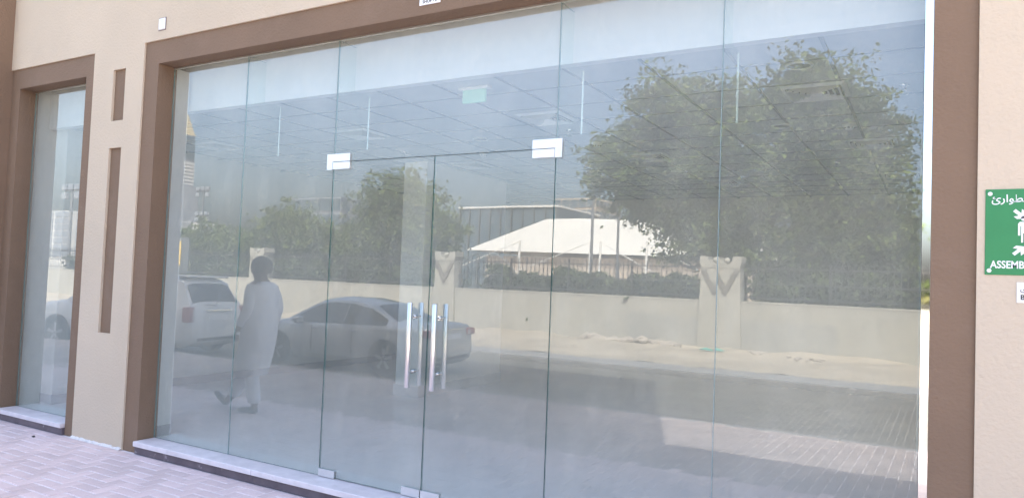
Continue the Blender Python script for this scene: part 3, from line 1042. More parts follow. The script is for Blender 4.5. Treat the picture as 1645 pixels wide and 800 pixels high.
# ---- trees
def leaf_mesh(name, centers, size, material, aspect=0.55):
    n = len(centers)
    d1 = nrng.normal(size=(n, 3))
    d1[:, 2] -= 0.35
    d1 /= np.linalg.norm(d1, axis=1)[:, None]
    d2 = nrng.normal(size=(n, 3))
    d2 -= d1 * (d1 * d2).sum(1)[:, None]
    d2 /= np.linalg.norm(d2, axis=1)[:, None]
    s = size * nrng.uniform(0.45, 1.6, (n, 1))
    c = np.asarray(centers)
    a, b = d1 * s, d2 * s * aspect * 0.5
    v = np.stack([c - a * 0.5, c + b, c + a * 0.5, c - b], 1).reshape(-1, 3)
    f = np.arange(n * 4).reshape(-1, 4)
    me = bpy.data.meshes.new(name)
    me.from_pydata(v.tolist(), [], f.tolist())
    me.materials.append(material)
    return me


def tree(name, base, blobs, nleaf, size, material, label, group, trunk_r=0.16, clump=0.32, seed=1):
    """blobs: crown masses (x, y, z, rx, ry, rz) relative to base; twigs run from the trunk to clump centres"""
    global nrng
    nrng = np.random.default_rng(seed)
    lr = random.Random(seed)
    t = thing(name, base, label, 'tree', group=group)
    tops = []
    mb = MB()
    b0 = blobs[0]
    fork = Vector((lr.uniform(-.1, .1), lr.uniform(-.1, .1), max(0.8, b0[2] * 0.42)))
    mb.tube([(0, 0, -0.3), (0.02, 0.01, 0.1), fork * 0.55 + Vector((0.08, 0.05, 0)), fork], [trunk_r * 1.35, trunk_r * 1.1, trunk_r * 0.9, trunk_r * 0.8], 10)
    vol = np.array([b[3] * b[4] * b[5] for b in blobs]) ** 0.75
    share = vol / vol.sum()
    pts = []
    for b, sh in zip(blobs, share):
        c = Vector(b[:3])
        mid = fork.lerp(c, 0.5) + Vector((lr.uniform(-.2, .2), lr.uniform(-.2, .2), -0.1))
        mb.tube([fork - Vector((0, 0, 0.1)), mid, c], [trunk_r * 0.6, trunk_r * 0.4, trunk_r * 0.2], 7)
        ncl = max(8, int(nleaf * sh / 42))
        for k in range(ncl):
            u = nrng.normal(size=3)
            u /= np.linalg.norm(u)
            rad = nrng.uniform(0.25, 1.0) ** 0.5 * (0.80 + 0.42 * nrng.random() ** 2)
            cc = np.array(b[:3]) + u * np.array(b[3:]) * rad
            if k < 10:
                mb.tube([tuple(c), tuple(c.lerp(Vector(cc), 0.55) + Vector((0, 0, 0.1))), tuple(cc)], [trunk_r * 0.18, trunk_r * 0.10, 0.006], 5)
            m = int(42 * nrng.uniform(0.5, 1.5))
            sp = clump * nrng.uniform(0.45, 1.15)
            pts.append(cc + nrng.normal(size=(m, 3)) * np.array([sp, sp, sp * 0.62]))
    mb.build('trunk', BARK, t, True)
    o = bpy.data.objects.new('crown', leaf_mesh('crown', np.concatenate(pts), size, material))
    COL.objects.link(o)
    o.parent = t
    return t


G1 = 'trees beyond the boundary wall'
tree('shade_tree', (-6.3, -22.5, -0.4), [(0.3, 0, 6.4, 3.6, 2.6, 2.7), (-3.5, 0.3, 6.4, 2.2, 1.9, 1.9), (3.1, 0, 7.2, 2.1, 2.0, 2.4), (-1.9, 0.4, 8.4, 2.3, 1.8, 1.5), (3.9, 0.3, 4.7, 1.9, 1.9, 2.9),
                                       (1.6, 0.6, 3.8, 2.6, 1.6, 2.2), (-1.0, 0.2, 4.0, 1.6, 1.5, 1.5), (2.0, 0.5, 8.9, 1.6, 1.4, 1.0), (-2.3, 0.2, 4.9, 1.5, 1.3, 1.1)], 96000, 0.155, LEAF,
     'big spreading tree filling the right half of the glass', G1, 0.26, 0.34, 3)
tree('shade_tree', (-21.3, -22.5, -0.4), [(0, 0, 4.9, 2.3, 2.0, 2.0), (-1.6, 0.2, 3.6, 1.7, 1.5, 1.5), (1.7, 0.1, 3.6, 1.8, 1.5, 1.6), (0.3, 0.2, 2.6, 2.6, 1.5, 1.2)], 26000, 0.155, LEAF2,
     'round leafy tree behind the left door leaf and the silver sedan', G1, 0.18, 0.32, 5)
tree('shade_tree', (-29.0, -23.0, -0.4), [(0, 0, 3.9, 2.3, 2.0, 1.6), (-2.4, 0, 2.9, 2.0, 1.6, 1.4), (2.4, 0, 3.1, 2.0, 1.6, 1.4), (0, 0.3, 2.0, 3.0, 1.5, 1.2)], 24000, 0.155, LEAF2,
     'lower spreading tree behind the walking man', G1, 0.16, 0.32, 8)
tree('shade_tree', (-36.5, -24.0, -0.4), [(0, 0, 3.2, 2.6, 2.0, 1.4), (-3.0, 0, 2.9, 2.4, 1.7, 1.3), (2.6, 0, 2.8, 2.0, 1.6, 1.2)], 22000, 0.155, LEAF2,
     'pale green tree at the left end of the wide glass', G1, 0.15, 0.32, 13)


def hedge(x0, x1, y, h, n, label, seed):
    global nrng
    nrng = np.random.default_rng(seed)
    t = thing('hedge', ((x0 + x1) / 2, y, -0.4), label, 'hedge', group='hedges behind the fence')
    mb = MB()
    L = (x1 - x0) / 2
    k = 0
    x = -L
    while x < L:
        mb.tube([(x, 0, -0.1), (x + 0.05, 0.03, h * 0.5), (x - 0.05, 0, h * 0.85)], [0.03, 0.02, 0.006], 5)
        x += 0.9
    mb.build('stem', BARK, t)
    m = n
    px = nrng.uniform(-L, L, m)
    top = h * (0.92 + 0.06 * np.sin(px * 1.9 + seed) + 0.05 * np.sin(px * 4.3) + 0.04 * np.sin(px * 9.1))
    pz = top * nrng.uniform(0.03, 1.0, m) ** 0.7
    py = nrng.normal(0, 0.38, m)
    o = bpy.data.objects.new('foliage', leaf_mesh('foliage', np.stack([px, py, pz], 1), 0.18, LEAFH))
    COL.objects.link(o)
    o.parent = t


hedge(-14.6, -6.2, -19.9, 2.35, 30000, 'clipped hedge behind the fence in front of the tent', 3)
hedge(-5.2, 3.5, -20.2, 2.5, 26000, 'hedge behind the fence under the big tree', 5)
hedge(-28.0, -16.6, -20.4, 2.35, 34000, 'hedge behind the fence left of the centre pillar', 7)
hedge(-44.0, -28.6, -20.6, 2.3, 40000, 'hedge behind the fence at the far left', 9)

# palm shrub seen in the polished side channel
t = thing('palm_shrub', (0.10, -20.0, -0.4), 'yellow green palm shrub mirrored in the steel strip at the right jamb', 'palm')
MB().tube([(0, 0, -0.2), (0, 0, 0.9)], [0.09, 0.07], 8).build('trunk', BARK, t)
for k in range(13):
    a = k * 2.4
    L = rng.uniform(0.9, 1.3)
    vs, fs = [], []
    for i in range(9):
        s = i / 8
        r = L * s
        z = 1.0 + 0.95 * math.sin(s * 2.1) * rng.uniform(0.85, 1.1)
        w = 0.16 * math.sin(math.pi * min(1, s * 0.9 + 0.1)) + 0.01
        c = Vector((r * math.cos(a), r * math.sin(a), z))
        sd = Vector((-math.sin(a), math.cos(a), 0)) * w
        vs += [c - sd - Vector((0, 0, 0.06)), c, c + sd - Vector((0, 0, 0.06))]
    for i in range(8):
        o = 3 * i
        fs += [(o, o + 1, o + 4, o + 3), (o + 1, o + 2, o + 5, o + 4)]
    MB().add(vs, fs).build('frond', PALM, t)

# ---- event tent behind the wall
t = thing('event_tent', (-29, -60, -0.4), 'large white event tent with a long flat ridge beyond the fence', 'tent')
rf = [(-13.0, 0.8, 4.75), (16.0, 0.8, 4.35), (16.0, -14, 4.35), (-13.5, -14, 4.75), (-7.6, -6.5, 8.55), (-3.5, -6.6, 8.60), (11.5, -6.5, 8.1)]
MB().add(rf, [(0, 1, 6, 5, 4), (1, 2, 6), (2, 3, 4, 5, 6), (3, 0, 4)]).build('roof', TENT, t)
MB().box(-11.1, 14.9, -13.8, -0.05, 0, 4.2).build('side_wall', TENTWALL, t)
for x in (1.5, 2.5, 7.0, -6.0):
    MB().tube([(x, 2.0, 0), (x, 2.0, 5.7)], 0.12, 8).build('post', FARWHITE, t)
    MB().tube([(x, 2.0, 5.6), (x - 8.0 if x < 2 else x + 7.0, 3.4, 2.2)], 0.04, 5).build('guy_line', FARWHITE, t)
# arched trellis
t = thing('garden_trellis', (-15.0, -20.2, -0.4), 'pair of thin arched metal hoops beside the centre pillar', 'trellis')
for k, rr in enumerate((1.5, 2.1)):
    MB().tube([(-0.6 + rr * math.cos(a) * 0.85, -0.3 - 0.4 * k, 0.9 + rr * math.sin(a)) for a in np.linspace(0, R(150), 22)], 0.022, 6).build('hoop', GALV, t, True)


def far_building(name, x0, x1, y0, y1, z1, wm, label, cols, rows, gm, zb=1.0, parapet=None, fins=False):
    t = thing(name, ((x0 + x1) / 2, y1, -0.75), label, 'building')
    ox, oy = (x0 + x1) / 2, y1
    MB().box(x0 - ox, x1 - ox, y0 - oy, 0, 0, z1 + 0.75).build('wall', wm, t)
    if parapet:
        MB().box(x0 - ox - 0.3, x1 - ox + 0.3, y0 - oy, 0.35, z1 + 0.751, z1 + 0.75 + parapet).build('parapet', FARWHITE, t)
    cw, rh = (x1 - x0) / cols, (z1 - zb) / rows
    pm = MB().box(-cw * 0.44, cw * 0.44, 0.0, 0.12, -rh * 0.38, rh * 0.38).mesh('window', gm)
    for i in range(cols):
        for j in range(rows):
            o = bpy.data.objects.new('window', pm)
            COL.objects.link(o)
            o.location = (x0 - ox + (i + 0.5) * cw, 0.005, zb + 0.75 + (j + 0.5) * rh)
            o.parent = t
    # windows on the side that looks towards the shop
    d = y1 - y0
    n2 = max(1, int(d / cw))
    pm2 = MB().box(0.0, 0.12, -d / n2 * 0.36, d / n2 * 0.36, -rh * 0.32, rh * 0.32).mesh('window', gm)
    for i in range(n2):
        for j in range(rows):
            o = bpy.data.objects.new('window', pm2)
            COL.objects.link(o)
            o.location = (x1 - ox + 0.005, -(i + 0.5) * d / n2, zb + 0.75 + (j + 0.5) * rh)
            o.parent = t
    if fins:
        for i in range(cols + 1):
            MB().box(x0 - ox + i * cw - 0.12, x0 - ox + i * cw + 0.12, 0.13, 0.5, 0, z1 + 0.7).build('fin', BOARDDARK, t)
    return t


far_building('office_building', -77.5, -57, -128, -110, 14.3, BLUEGLASS, 'low blue glass office building behind the tent', 9, 1, BLUEGLASS, parapet=0.35, fins=True)
far_building('apartment_block', -73, -63, -152, -140, 19.5, FARBEIGE, 'beige apartment block rising right of the glass office', 5, 8, BLUEGLASS)
far_building('apartment_block', -101, -89, -105, -90, 14.5, FARGREY, 'grey block behind the trees left of the doors', 5, 5, BLUEGLASS)
far_building('warehouse', -98, -84, -62, -42, 7.3, FARWHITE, 'white louvred building seen in the narrow left window', 4, 7, FARGREY, zb=2)

t = thing('tower', (-228.5, -158, -0.75), 'tall striped tower with a golden sloping top at the left end', 'building')
MB().box(-3.8, 3.9, -4, 4, 0, 30).build('podium', FARGREY, t)
MB().box(-2.6, 2.6, -2.6, 2.6, 30.01, 48).build('wall', FARGREY, t)
MB().prism([(-2.6, 48.01), (2.6, 48.01), (-1.9, 56), (-2.6, 56)], -2.6, 2.6).build('crown', FARGOLD, t)
for k in range(7):
    MB().box(-2.7, 2.7, 2.61, 2.8, 30.6 + k * 1.2, 31.2 + k * 1.2).build('balcony_band', FARWHITE, t)
    MB().box(2.61, 2.8, -2.6, 2.60, 30.6 + k * 1.2, 31.2 + k * 1.2).build('balcony_band', FARWHITE, t)
MB().box(-2.5, 2.5, 2.61, 2.75, 39.5, 47.5).build('glazed_face', BLUEGLASS, t)
MB().box(2.61, 2.75, -2.5, 2.5, 39.5, 47.5).build('glazed_face', BLUEGLASS, t)


def flood_mast(base, h, lvl, label):
    t = thing('floodlight_mast', base, label, 'floodlight')
    MB().tube([(0, 0, 0), (0, 0, h)], [0.22, 0.12], 8).build('pole', GALV, t)
    for z in lvl:
        MB().box(-1.3, 1.3, -0.06, 0.06, z, z + 0.12).build('crossbar', GALV, t)
        for x in (-1.15, 0.0, 1.15):
            hd = MB().box(-0.42, 0.42, -0.15, 0.25, 0.13, 0.75, ch=0.05).build('lamp_head', FARGREY, t)
            hd.location = (x, 0.05, z)
            if x:
                hd2 = MB().box(-0.42, 0.42, -0.15, 0.25, -0.85, -0.15, ch=0.05).build('lamp_head', FARGREY, t)
                hd2.location = (x, 0.05, z)


flood_mast((-98.9, -70, -0.75), 15.0, (14.0, 10.1), 'floodlight mast with two rows of lamps above the left trees')
flood_mast((-80.5, -40, -0.75), 10.4, (9.9,), 'floodlight mast seen in the narrow left window')
for x, y, h, l in ((-15.0, -30, 8.2, 'tall thin lamp pole at the left edge of the big tree'), (-13.6, -30, 5.6, 'shorter lamp pole beside the big tree')):
    t = thing('lamp_pole', (x, y, -0.75), l, 'lamp pole')
    MB().tube([(0, 0, 0), (0, 0, h)], [0.10, 0.06], 8).build('pole', GALV, t)
    MB().box(-0.5, 0.12, -0.07, 0.07, h, h + 0.09, ch=0.02).build('luminaire', GALV, t)
t = thing('notice_board', (-29.6, -17.2, ROAD_Z), 'dark notice board with a yellow panel at the left edge of the glass', 'board')
MB().box(-0.05, 0.05, -0.05, 0.05, 0, 3.2).build('post', BOARDDARK, t)
MB().box(-1.0, 0.62, 0.051, 0.12, 1.6, 3.2).build('board', BOARDDARK, t)
MB().box(-0.95, 0.10, 0.121, 0.14, 1.95, 3.05).build('panel', YELLOW, t)


# ---- vehicles
def car(name, prof, belt, W, L, wheels, wr, paint, loc, rz, label, cat, rear_glass, front_glass, side_glass, tail, plate, zbot=0.20, roofw=0.66, extras=None):
    t = thing(name, loc, label, cat, rz)
    px_, pz_ = [p[0] for p in prof], [p[1] for p in prof]
    xs = np.unique(np.concatenate([np.linspace(0, L, 56), np.array(px_)]))
    zt = np.interp(xs, px_, pz_)
    for _ in range(2):
        z2 = zt.copy()
        z2[2:-2] = 0.25 * zt[1:-3] + 0.5 * zt[2:-2] + 0.25 * zt[3:-1]
        zt = z2
    hw = W / 2 * np.interp(xs, [0, 0.12, 0.5, L * 0.5, L - 0.8, L - 0.15, L], [0.80, 0.92, 0.985, 1.0, 0.97, 0.86, 0.70])
    zb = np.interp(xs, [0, 0.25, L - 0.3, L], [zbot + 0.12, zbot, zbot, zbot + 0.08])
    bz = np.minimum(np.interp(xs, [0, L], belt), zt - 0.06)
    tall = np.clip((zt - bz - 0.06) / 0.45, 0, 1)
    hr = hw * (0.90 - (0.90 - roofw / (W / 2) if roofw > 1 else 0.90 - roofw) * tall)

    def half(i):
        h = zt[i] - bz[i]
        return [(0, zb[i]), (hw[i] * 0.86, zb[i]), (hw[i] * 0.97, zb[i] + 0.10), (hw[i], 0.5 * (zb[i] + bz[i])), (hw[i] * 0.985, bz[i] - 0.05), (hw[i] * 0.955, bz[i]),
                (hr[i], zt[i] - min(0.07, h * 0.5)), (hr[i] * 0.72, zt[i] - min(0.018, h * 0.2)), (0, zt[i])]
    vs, fs = [], []
    nring = 16
    for i in range(len(xs)):
        hp = half(i)
        ring = hp + [(-y, z) for y, z in hp[-2:0:-1]]
        vs += [(xs[i], y, z) for y, z in ring]
    for i in range(len(xs) - 1):
        for k in range(nring):
            a, b = i * nring + k, i * nring + (k + 1) % nring
            fs.append((a, b, b + nring, a + nring))
    fs.append(tuple(range(nring)))
    fs.append(tuple((len(xs) - 1) * nring + k for k in range(nring)))
    body = MB().add(vs, fs).build('body', paint, t, True)
    I = lambda arr, x: float(np.interp(x, xs, arr))

    def top_z(x, y):
        r, z = I(hr, x), I(zt, x)
        h = z - I(bz, x)
        return float(np.interp(abs(y), [0, r * 0.72, r], [z, z - min(0.018, h * 0.2), z - min(0.07, h * 0.5)]))

    def glass_top(nm, xa, xb, wa, wb, off):
        v, f = [], []
        n, mN = 8, 9
        for i in range(n):
            x = xa + (xb - xa) * i / (n - 1)
            w = (wa + (wb - wa) * i / (n - 1)) * I(hr, x)
            for j in range(mN):
                y = -w + 2 * w * j / (mN - 1)
                v.append((x + off, y, top_z(x, y) + 0.008))
        for i in range(n - 1):
            for j in range(mN - 1):
                a = i * mN + j
                f.append((a, a + 1, a + mN + 1, a + mN))
        MB().add(v, f).build(nm, CARGLASS, t, True)
    glass_top('rear_window', *rear_glass)
    glass_top('windscreen', *front_glass)
    for xa, xb in side_glass:
        for s in (-1, 1):
            v, f = [], []
            n = 12
            for i in range(n):
                x = xa + (xb - xa) * i / (n - 1)
                z0, z1 = I(bz, x) + 0.035, I(zt, x) - 0.115
                z1 = max(z1, z0 + 0.004)
                for k in range(4):
                    z = z0 + (z1 - z0) * k / 3
                    y = np.interp(z, [I(bz, x), I(zt, x) - 0.07], [I(hw, x) * 0.955, I(hr, x)])
                    v.append((x, s * (float(y) + 0.008), z))
            for i in range(n - 1):
                for k in range(3):
                    a = i * 4 + k
                    f.append((a, a + 1, a + 5, a + 4))
            MB().add(v, f).build('side_window', CARGLASS, t, True)
    for xw in wheels:
        for s in (-1, 1):
            y = s * (W / 2 - 0.10)
            w = thing('wheel', (xw, y, wr), None, None)
            w.parent = t
            ar = MB()
            rr = wr + 0.055
            ar.prism([(xw + rr * math.cos(a), wr + rr * math.sin(a)) for a in np.linspace(R(-25), R(205), 22)], s * (W / 2 - 0.25), s * (W / 2 + 0.004))
            ar.build('wheel_arch', TRIM, t)
            ty = MB().lathe([(wr * 0.66, -0.09), (wr * 0.97, -0.10), (wr, -0.07), (wr, 0.07), (wr * 0.97, 0.10), (wr * 0.66, 0.11)], 28, axis='y')
            a = ty.build('tyre', TYRE, w, True)
            if s < 0: a.scale = (1, -1, 1)
            rm = MB().lathe([(wr * 0.66, 0.112), (wr * 0.60, 0.10), (wr * 0.60, 0.06), (0.001, 0.055)], 28, axis='y', mi=1)
            for k in range(5):
                an = k * 2 * math.pi / 5
                c, s_ = math.cos(an), math.sin(an)
                q = [(-0.022, 0.03), (0.022, 0.03), (0.035, wr * 0.62), (-0.035, wr * 0.62)]
                rm.prism([(x * c - z * s_, x * s_ + z * c) for x, z in q], 0.065, 0.108)
            a = rm.build('rim', [RIM, TRIM], w, True)
            if s < 0: a.scale = (1, -1, 1)
    for s in (-1, 1):
        (tx0, tx1, ty0, ty1, tz0, tz1) = tail
        MB().box(tx0, tx1, s * ty0, s * ty1, tz0, tz1, ch=0.02).build('tail_light', TAIL, t)
        MB().box(tx0 - 0.004, tx1 - 0.05, s * (ty0 + 0.02), s * (ty0 + (ty1 - ty0) * 0.45), tz0 + 0.02, tz1 - 0.03, ch=0.008).build('reverse_lens', TAILCLEAR, t)
        MB().box(L - 0.42, L - 0.02, s * (W * 0.30), s * (W * 0.435), I(bz, L - 0.3) - 0.19, I(bz, L - 0.3) - 0.06, ch=0.03).build('headlight', TAILCLEAR, t)
        mx = front_glass[0] + (0.0 if front_glass[0] > front_glass[1] else 0.0)
        MB().box(L * 0.655, L * 0.655 + 0.14, s * W * 0.47, s * (W * 0.47 + 0.20), belt[1] + 0.03, belt[1] + 0.17, ch=0.03).build('mirror', paint, t)
        for xh in (L * 0.36, L * 0.57):
            MB().box(xh, xh + 0.16, s * (W / 2 * 0.985), s * (W / 2 + 0.018), belt[0] - 0.13, belt[0] - 0.10, ch=0.006).build('door_handle', CHROME, t)
        for xh in (L * 0.385, L * 0.605):
            MB().box(xh - 0.003, xh + 0.003, s * (W / 2 * 0.95), s * (W / 2 + 0.0015), zbot + 0.18, belt[0] - 0.06).build('door_gap', TRIM, t)
    (pxx, pz0, pz1, pw) = plate
    MB().box(pxx - 0.012, pxx + 0.02, -pw, pw, pz0, pz1, ch=0.004).build('number_plate', SIGNWHITE, t)
    MB().box(-0.012, 0.10, -W * 0.33, W * 0.33, zbot + 0.13, zbot + 0.21, ch=0.02).build('bumper_insert', TRIM, t)
    if extras: extras(t)
    return t


def sedan_extra(t):
    MB().box(-0.02, 0.02, -0.30, 0.30, 0.905, 0.93, ch=0.006).build('boot_trim', CHROME, t)
    MB().tube([(-0.03, -0.55, 0.24), (0.15, -0.55, 0.24)], 0.035, 10).build('exhaust', CHROME, t)


car('parked_sedan', [(0, 0.62), (0.03, 0.93), (0.12, 1.03), (0.78, 1.075), (1.45, 1.36), (1.95, 1.44), (2.45, 1.45), (2.85, 1.38), (3.62, 0.98), (4.35, 0.83), (4.62, 0.62)], (0.93, 0.86), 1.80, 4.62, (0.98, 3.72), 0.325, SILVER,
    (-8.02, -7.75, ROAD_Z), R(177), 'silver sedan parked in the shade across the pavement', 'car',
    (0.80, 1.42, 0.93, 0.86, -0.002), (3.55, 2.88, 0.95, 0.86, 0.004), ((1.00, 2.04), (2.055, 3.42)), (0.00, 0.22, 0.52, 0.84, 0.78, 0.92), (0.0, 0.72, 0.83, 0.26), extras=sedan_extra)


def suv_extra(t):
    MB().box(-0.008, 0.06, -0.36, 0.36, 1.00, 1.05, ch=0.01).build('hatch_trim', CHROME, t)
    MB().tube([(0.09, 0.05, 1.20), (0.045, -0.05, 1.12), (0.05, -0.35, 1.14)], 0.010, 6).build('rear_wiper', TRIM, t)
    MB().box(0.30, 0.62, -0.60, 0.60, 1.70, 1.74, ch=0.012).build('roof_spoiler', CARWHITE, t)
    for s in (-1, 1):
        MB().tube([(0.9, s * 0.56, 1.76), (1.0, s * 0.56, 1.80), (2.6, s * 0.56, 1.80), (2.7, s * 0.56, 1.75)], 0.016, 8).build('roof_rail', GALV, t)


SUVP = [(0, 0.70), (0.03, 1.02), (0.10, 1.15), (0.36, 1.64), (0.55, 1.72), (1.6, 1.76), (2.4, 1.74), (2.9, 1.64), (3.55, 1.14), (4.35, 1.02), (4.60, 0.72)]
car('parked_suv', SUVP, (1.08, 1.02), 1.84, 4.60, (0.92, 3.68), 0.36, CARWHITE,
    (-13.35, -6.55, ROAD_Z), R(170), 'white SUV parked ahead of the sedan, rear hatch towards the glass', 'car',
    (0.115, 0.345, 0.90, 0.92, -0.012), (3.50, 2.92, 0.95, 0.88, 0.004), ((0.55, 1.30), (1.40, 2.25), (2.32, 3.20)), (0.0, 0.20, 0.68, 0.86, 0.78, 1.10), (0.0, 0.80, 0.91, 0.26), zbot=0.24, roofw=0.74, extras=suv_extra)
VANP = [(0, 0.60), (0.02, 1.30), (0.10, 1.80), (0.22, 1.95), (1.5, 2.0), (3.4, 1.98), (4.1, 1.70), (4.75, 1.05), (4.95, 0.70)]
car('parked_van', VANP, (1.10, 1.05), 1.90, 4.95, (0.95, 3.95), 0.34, CARWHITE,
    (-20.6, -5.9, ROAD_Z), R(172), 'white van seen in the narrow left window', 'van',
    (0.03, 0.11, 0.86, 0.84, -0.012), (4.70, 4.15, 0.95, 0.88, 0.004), ((0.5, 1.6), (1.75, 2.9), (3.0, 4.0)), (0.0, 0.12, 0.78, 0.92, 0.85, 1.15), (0.0, 0.72, 0.83, 0.26), zbot=0.22, roofw=0.80)


# ---- the walking man
def skinned(name, joints, edges, radii, material, parent, sub=2):
    me = bpy.data.meshes.new(name)
    me.from_pydata(joints, edges, [])
    o = bpy.data.objects.new(name, me)
    COL.objects.link(o)
    md = o.modifiers.new('skin', 'SKIN')
    md.use_smooth_shade = True
    for i, sv in enumerate(me.skin_vertices[0].data):
        r = radii[i]
        sv.radius = r if hasattr(r, '__len__') else (r, r)
        sv.use_root = (i == 0)
    sb = o.modifiers.new('sub', 'SUBSURF')
    sb.levels = sb.render_levels = sub
    dg = bpy.context.evaluated_depsgraph_get()
    me2 = bpy.data.meshes.new_from_object(o.evaluated_get(dg))
    bpy.data.objects.remove(o)
    me2.name = name
    me2.materials.clear()
    me2.materials.append(material)
    me2.polygons.foreach_set('use_smooth', [True] * len(me2.polygons))
    o = bpy.data.objects.new(name, me2)
    COL.objects.link(o)
    o.parent = parent
    return o


def loft(rings, seg=20):
    """rings: (cx, cy, z, rx, ry) ellipses"""
    mb = MB()
    for cx, cy_, z, rx, ry in rings:
        for k in range(seg):
            a = 2 * math.pi * k / seg
            mb.v.append((cx + rx * math.cos(a), cy_ + ry * math.sin(a), z))
    for i in range(len(rings) - 1):
        for k in range(seg):
            a, b = i * seg + k, i * seg + (k + 1) % seg
            mb.f.append((a, b, b + seg, a + seg))
            mb.mi.append(0)
    return mb


man = thing('person', (-6.62, -1.80, pav_z(-1.8)), 'person with short dark hair in a pale long shirt and trousers walking past', 'person', R(172))
# local: +x forward, +y to his left
J = [(0.00, 0, 0.94), (0.00, 0, 1.10), (0.01, 0, 1.26), (0.00, 0, 1.42), (0.02, 0, 1.50), (0.045, 0, 1.58), (0.055, 0, 1.66), (0.05, 0, 1.71),
     (0.0, 0.17, 1.42), (-0.06, 0.225, 1.17), (0.02, 0.235, 0.95), (0.05, 0.235, 0.89),
     (0.0, -0.17, 1.42), (-0.02, -0.225, 1.17), (0.10, -0.225, 0.97), (0.13, -0.22, 0.91),
     (0.02, 0.09, 0.88), (0.20, 0.095, 0.50), (0.46, 0.095, 0.11), (0.52, 0.095, 0.06), (0.64, 0.10, 0.115),
     (-0.01, -0.09, 0.88), (0.02, -0.095, 0.49), (-0.06, -0.095, 0.09), (-0.04, -0.095, 0.045), (0.11, -0.10, 0.03)]
Ed = [(0, 1), (1, 2), (2, 3), (3, 4), (4, 5), (5, 6), (6, 7), (3, 8), (8, 9), (9, 10), (10, 11), (3, 12), (12, 13), (13, 14), (14, 15), (0, 16), (16, 17), (17, 18), (18, 19), (19, 20), (0, 21), (21, 22), (22, 23), (23, 24), (24, 25)]
Ra = [(.15, .11), (.14, .11), (.15, .11), (.12, .09), .055, (.085, .10), (.092, .108), (.07, .085), .06, .045, .033, .03, .06, .045, .033, .03, .085, .058, .042, .04, .03, .085, .058, .042, .04, .03]
skinned('body', J, Ed, Ra, SKIN, man)
# fingers and thumb of each hand
for hx, hy, hz, s in ((0.055, 0.237, 0.875, 1), (0.135, -0.218, 0.895, -1)):
    for k, (dx, ln) in enumerate(((0.024, 0.070), (0.008, 0.078), (-0.008, 0.073), (-0.022, 0.058))):
        skinned('finger', [(hx + dx, hy, hz - 0.012), (hx + dx + 0.004, hy - s * 0.002, hz - 0.02 - ln * 0.45), (hx + dx + 0.018, hy - s * 0.014, hz - 0.02 - ln)], [(0, 1), (1, 2)], [.010, .009, .0075], SKIN, man, 1)
    skinned('thumb', [(hx + 0.022, hy - s * 0.01, hz + 0.015), (hx + 0.045, hy - s * 0.02, hz - 0.015), (hx + 0.052, hy - s * 0.024, hz - 0.045)], [(0, 1), (1, 2)], [.012, .010, .008], SKIN, man, 1)
# face
MB().lathe([(0.001, 0.03), (0.010, 0.01), (0.014, -0.012), (0.001, -0.018)], 8, (0.162, 0, 1.60)).build('nose', SKIN, man, True)
for s in (-1, 1):
    MB().lathe([(0.001, -0.012), (0.022, -0.008), (0.030, 0.0), (0.022, 0.008), (0.001, 0.010)], 12, (0.045, s * 0.105, 1.605), 'y').build('ear', SKIN, man, True)
    MB().lathe([(0.001, -0.008), (0.009, -0.004), (0.010, 0.004), (0.001, 0.008)], 10, (0.135, s * 0.032, 1.625)).build('eye', INK, man, True)
MB().box(0.128, 0.140, -0.024, 0.024, 1.552, 1.560, ch=0.003).build('mouth', mat('lip', (0.16, 0.06, 0.05), 0.5), man)
# hair: a cap round the back and top of the skull
hv = MB()
rings = []
for i in range(9):
    ph = R(-32 + i * 15.2)
    rings.append((0.035 - 0.012 * math.cos(ph), 0, 1.640 + 0.128 * math.sin(ph), 0.122 * math.cos(ph) + 0.004, 0.112 * math.cos(ph) + 0.004))
loft(rings, 20).build('hair', HAIR, man, True)
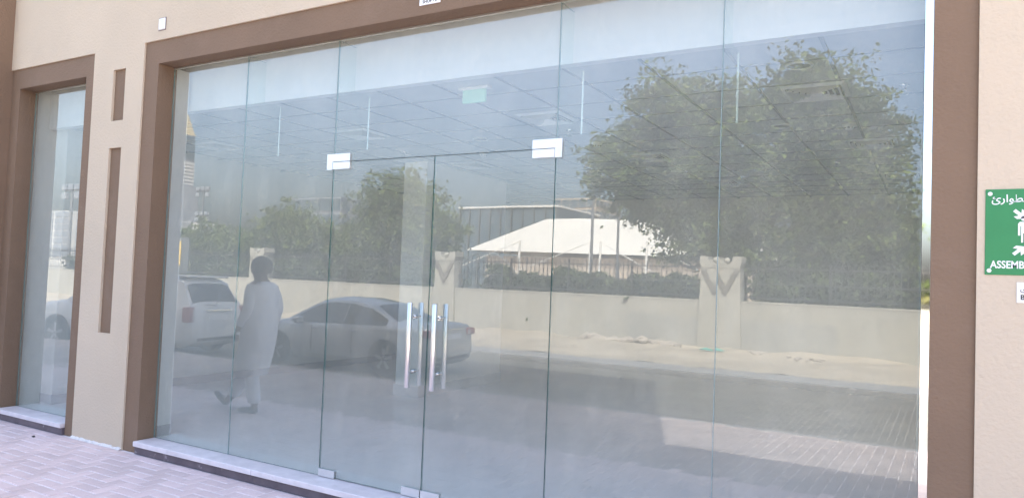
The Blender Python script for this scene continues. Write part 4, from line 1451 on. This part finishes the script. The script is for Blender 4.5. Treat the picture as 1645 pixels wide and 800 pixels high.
# long shirt: shell over torso to below the hip, with sleeves
wob = lambda i: 0.008 * math.sin(i * 2.3)
sh = loft([(0.01, 0, 1.485, 0.055, 0.062), (0.0, 0, 1.47, 0.088, 0.13), (-0.005, 0, 1.435, 0.115, 0.195), (0.0, 0, 1.36, 0.132, 0.212), (0.005, 0, 1.22, 0.142, 0.205), (0.0, 0, 1.08, 0.146, 0.197),
           (0.005, 0, 0.95, 0.158, 0.205), (0.02, 0, 0.82, 0.164, 0.205), (0.04, 0, 0.69, 0.164, 0.196), (0.06, 0, 0.58, 0.165, 0.190), (0.085, 0, 0.48, 0.168, 0.186), (0.105, 0, 0.42, 0.170, 0.184)], 28)
for i, v in enumerate(sh.v):
    k = i % 28
    zz = v[2]
    amp = max(0, (1.25 - zz)) * 0.035
    f = 1 + amp * math.sin(k * 2 * math.pi / 28 * 6 + zz * 3)
    sh.v[i] = (v[0] * f * 1.10, v[1] * f * 1.12, zz)
so = sh.build('long_shirt', KURTA, man, True)
skinned('sleeve', [(0.0, 0.15, 1.425), (-0.03, 0.205, 1.30), (-0.06, 0.228, 1.17), (-0.01, 0.234, 1.04), (0.022, 0.236, 0.945)], [(0, 1), (1, 2), (2, 3), (3, 4)], [.082, .072, .064, .056, .053], KURTA, man, 2)
skinned('sleeve', [(0.0, -0.15, 1.425), (-0.01, -0.205, 1.30), (-0.02, -0.228, 1.17), (0.05, -0.227, 1.06), (0.102, -0.226, 0.965)], [(0, 1), (1, 2), (2, 3), (3, 4)], [.082, .072, .064, .056, .053], KURTA, man, 2)
skinned('trouser_leg', [(0.02, 0.088, 0.90), (0.12, 0.094, 0.68), (0.20, 0.095, 0.50), (0.33, 0.095, 0.30), (0.445, 0.095, 0.125)], [(0, 1), (1, 2), (2, 3), (3, 4)], [.11, .10, .09, .083, .078], TROUSER, man, 2)
skinned('trouser_leg', [(-0.01, -0.088, 0.90), (0.02, -0.094, 0.68), (0.02, -0.095, 0.49), (-0.02, -0.095, 0.28), (-0.058, -0.095, 0.10)], [(0, 1), (1, 2), (2, 3), (3, 4)], [.11, .10, .09, .083, .078], TROUSER, man, 2)
for nm, pts in (('shoe', [(0.485, 0.095, 0.045), (0.53, 0.097, 0.055), (0.62, 0.100, 0.105), (0.70, 0.102, 0.16)]), ('shoe', [(-0.10, -0.095, 0.042), (-0.03, -0.096, 0.042), (0.08, -0.099, 0.036), (0.16, -0.101, 0.032)])):
    skinned(nm, pts, [(0, 1), (1, 2), (2, 3)], [(.045, .045), (.05, .05), (.045, .034), (.036, .024)], SHOE, man, 2)
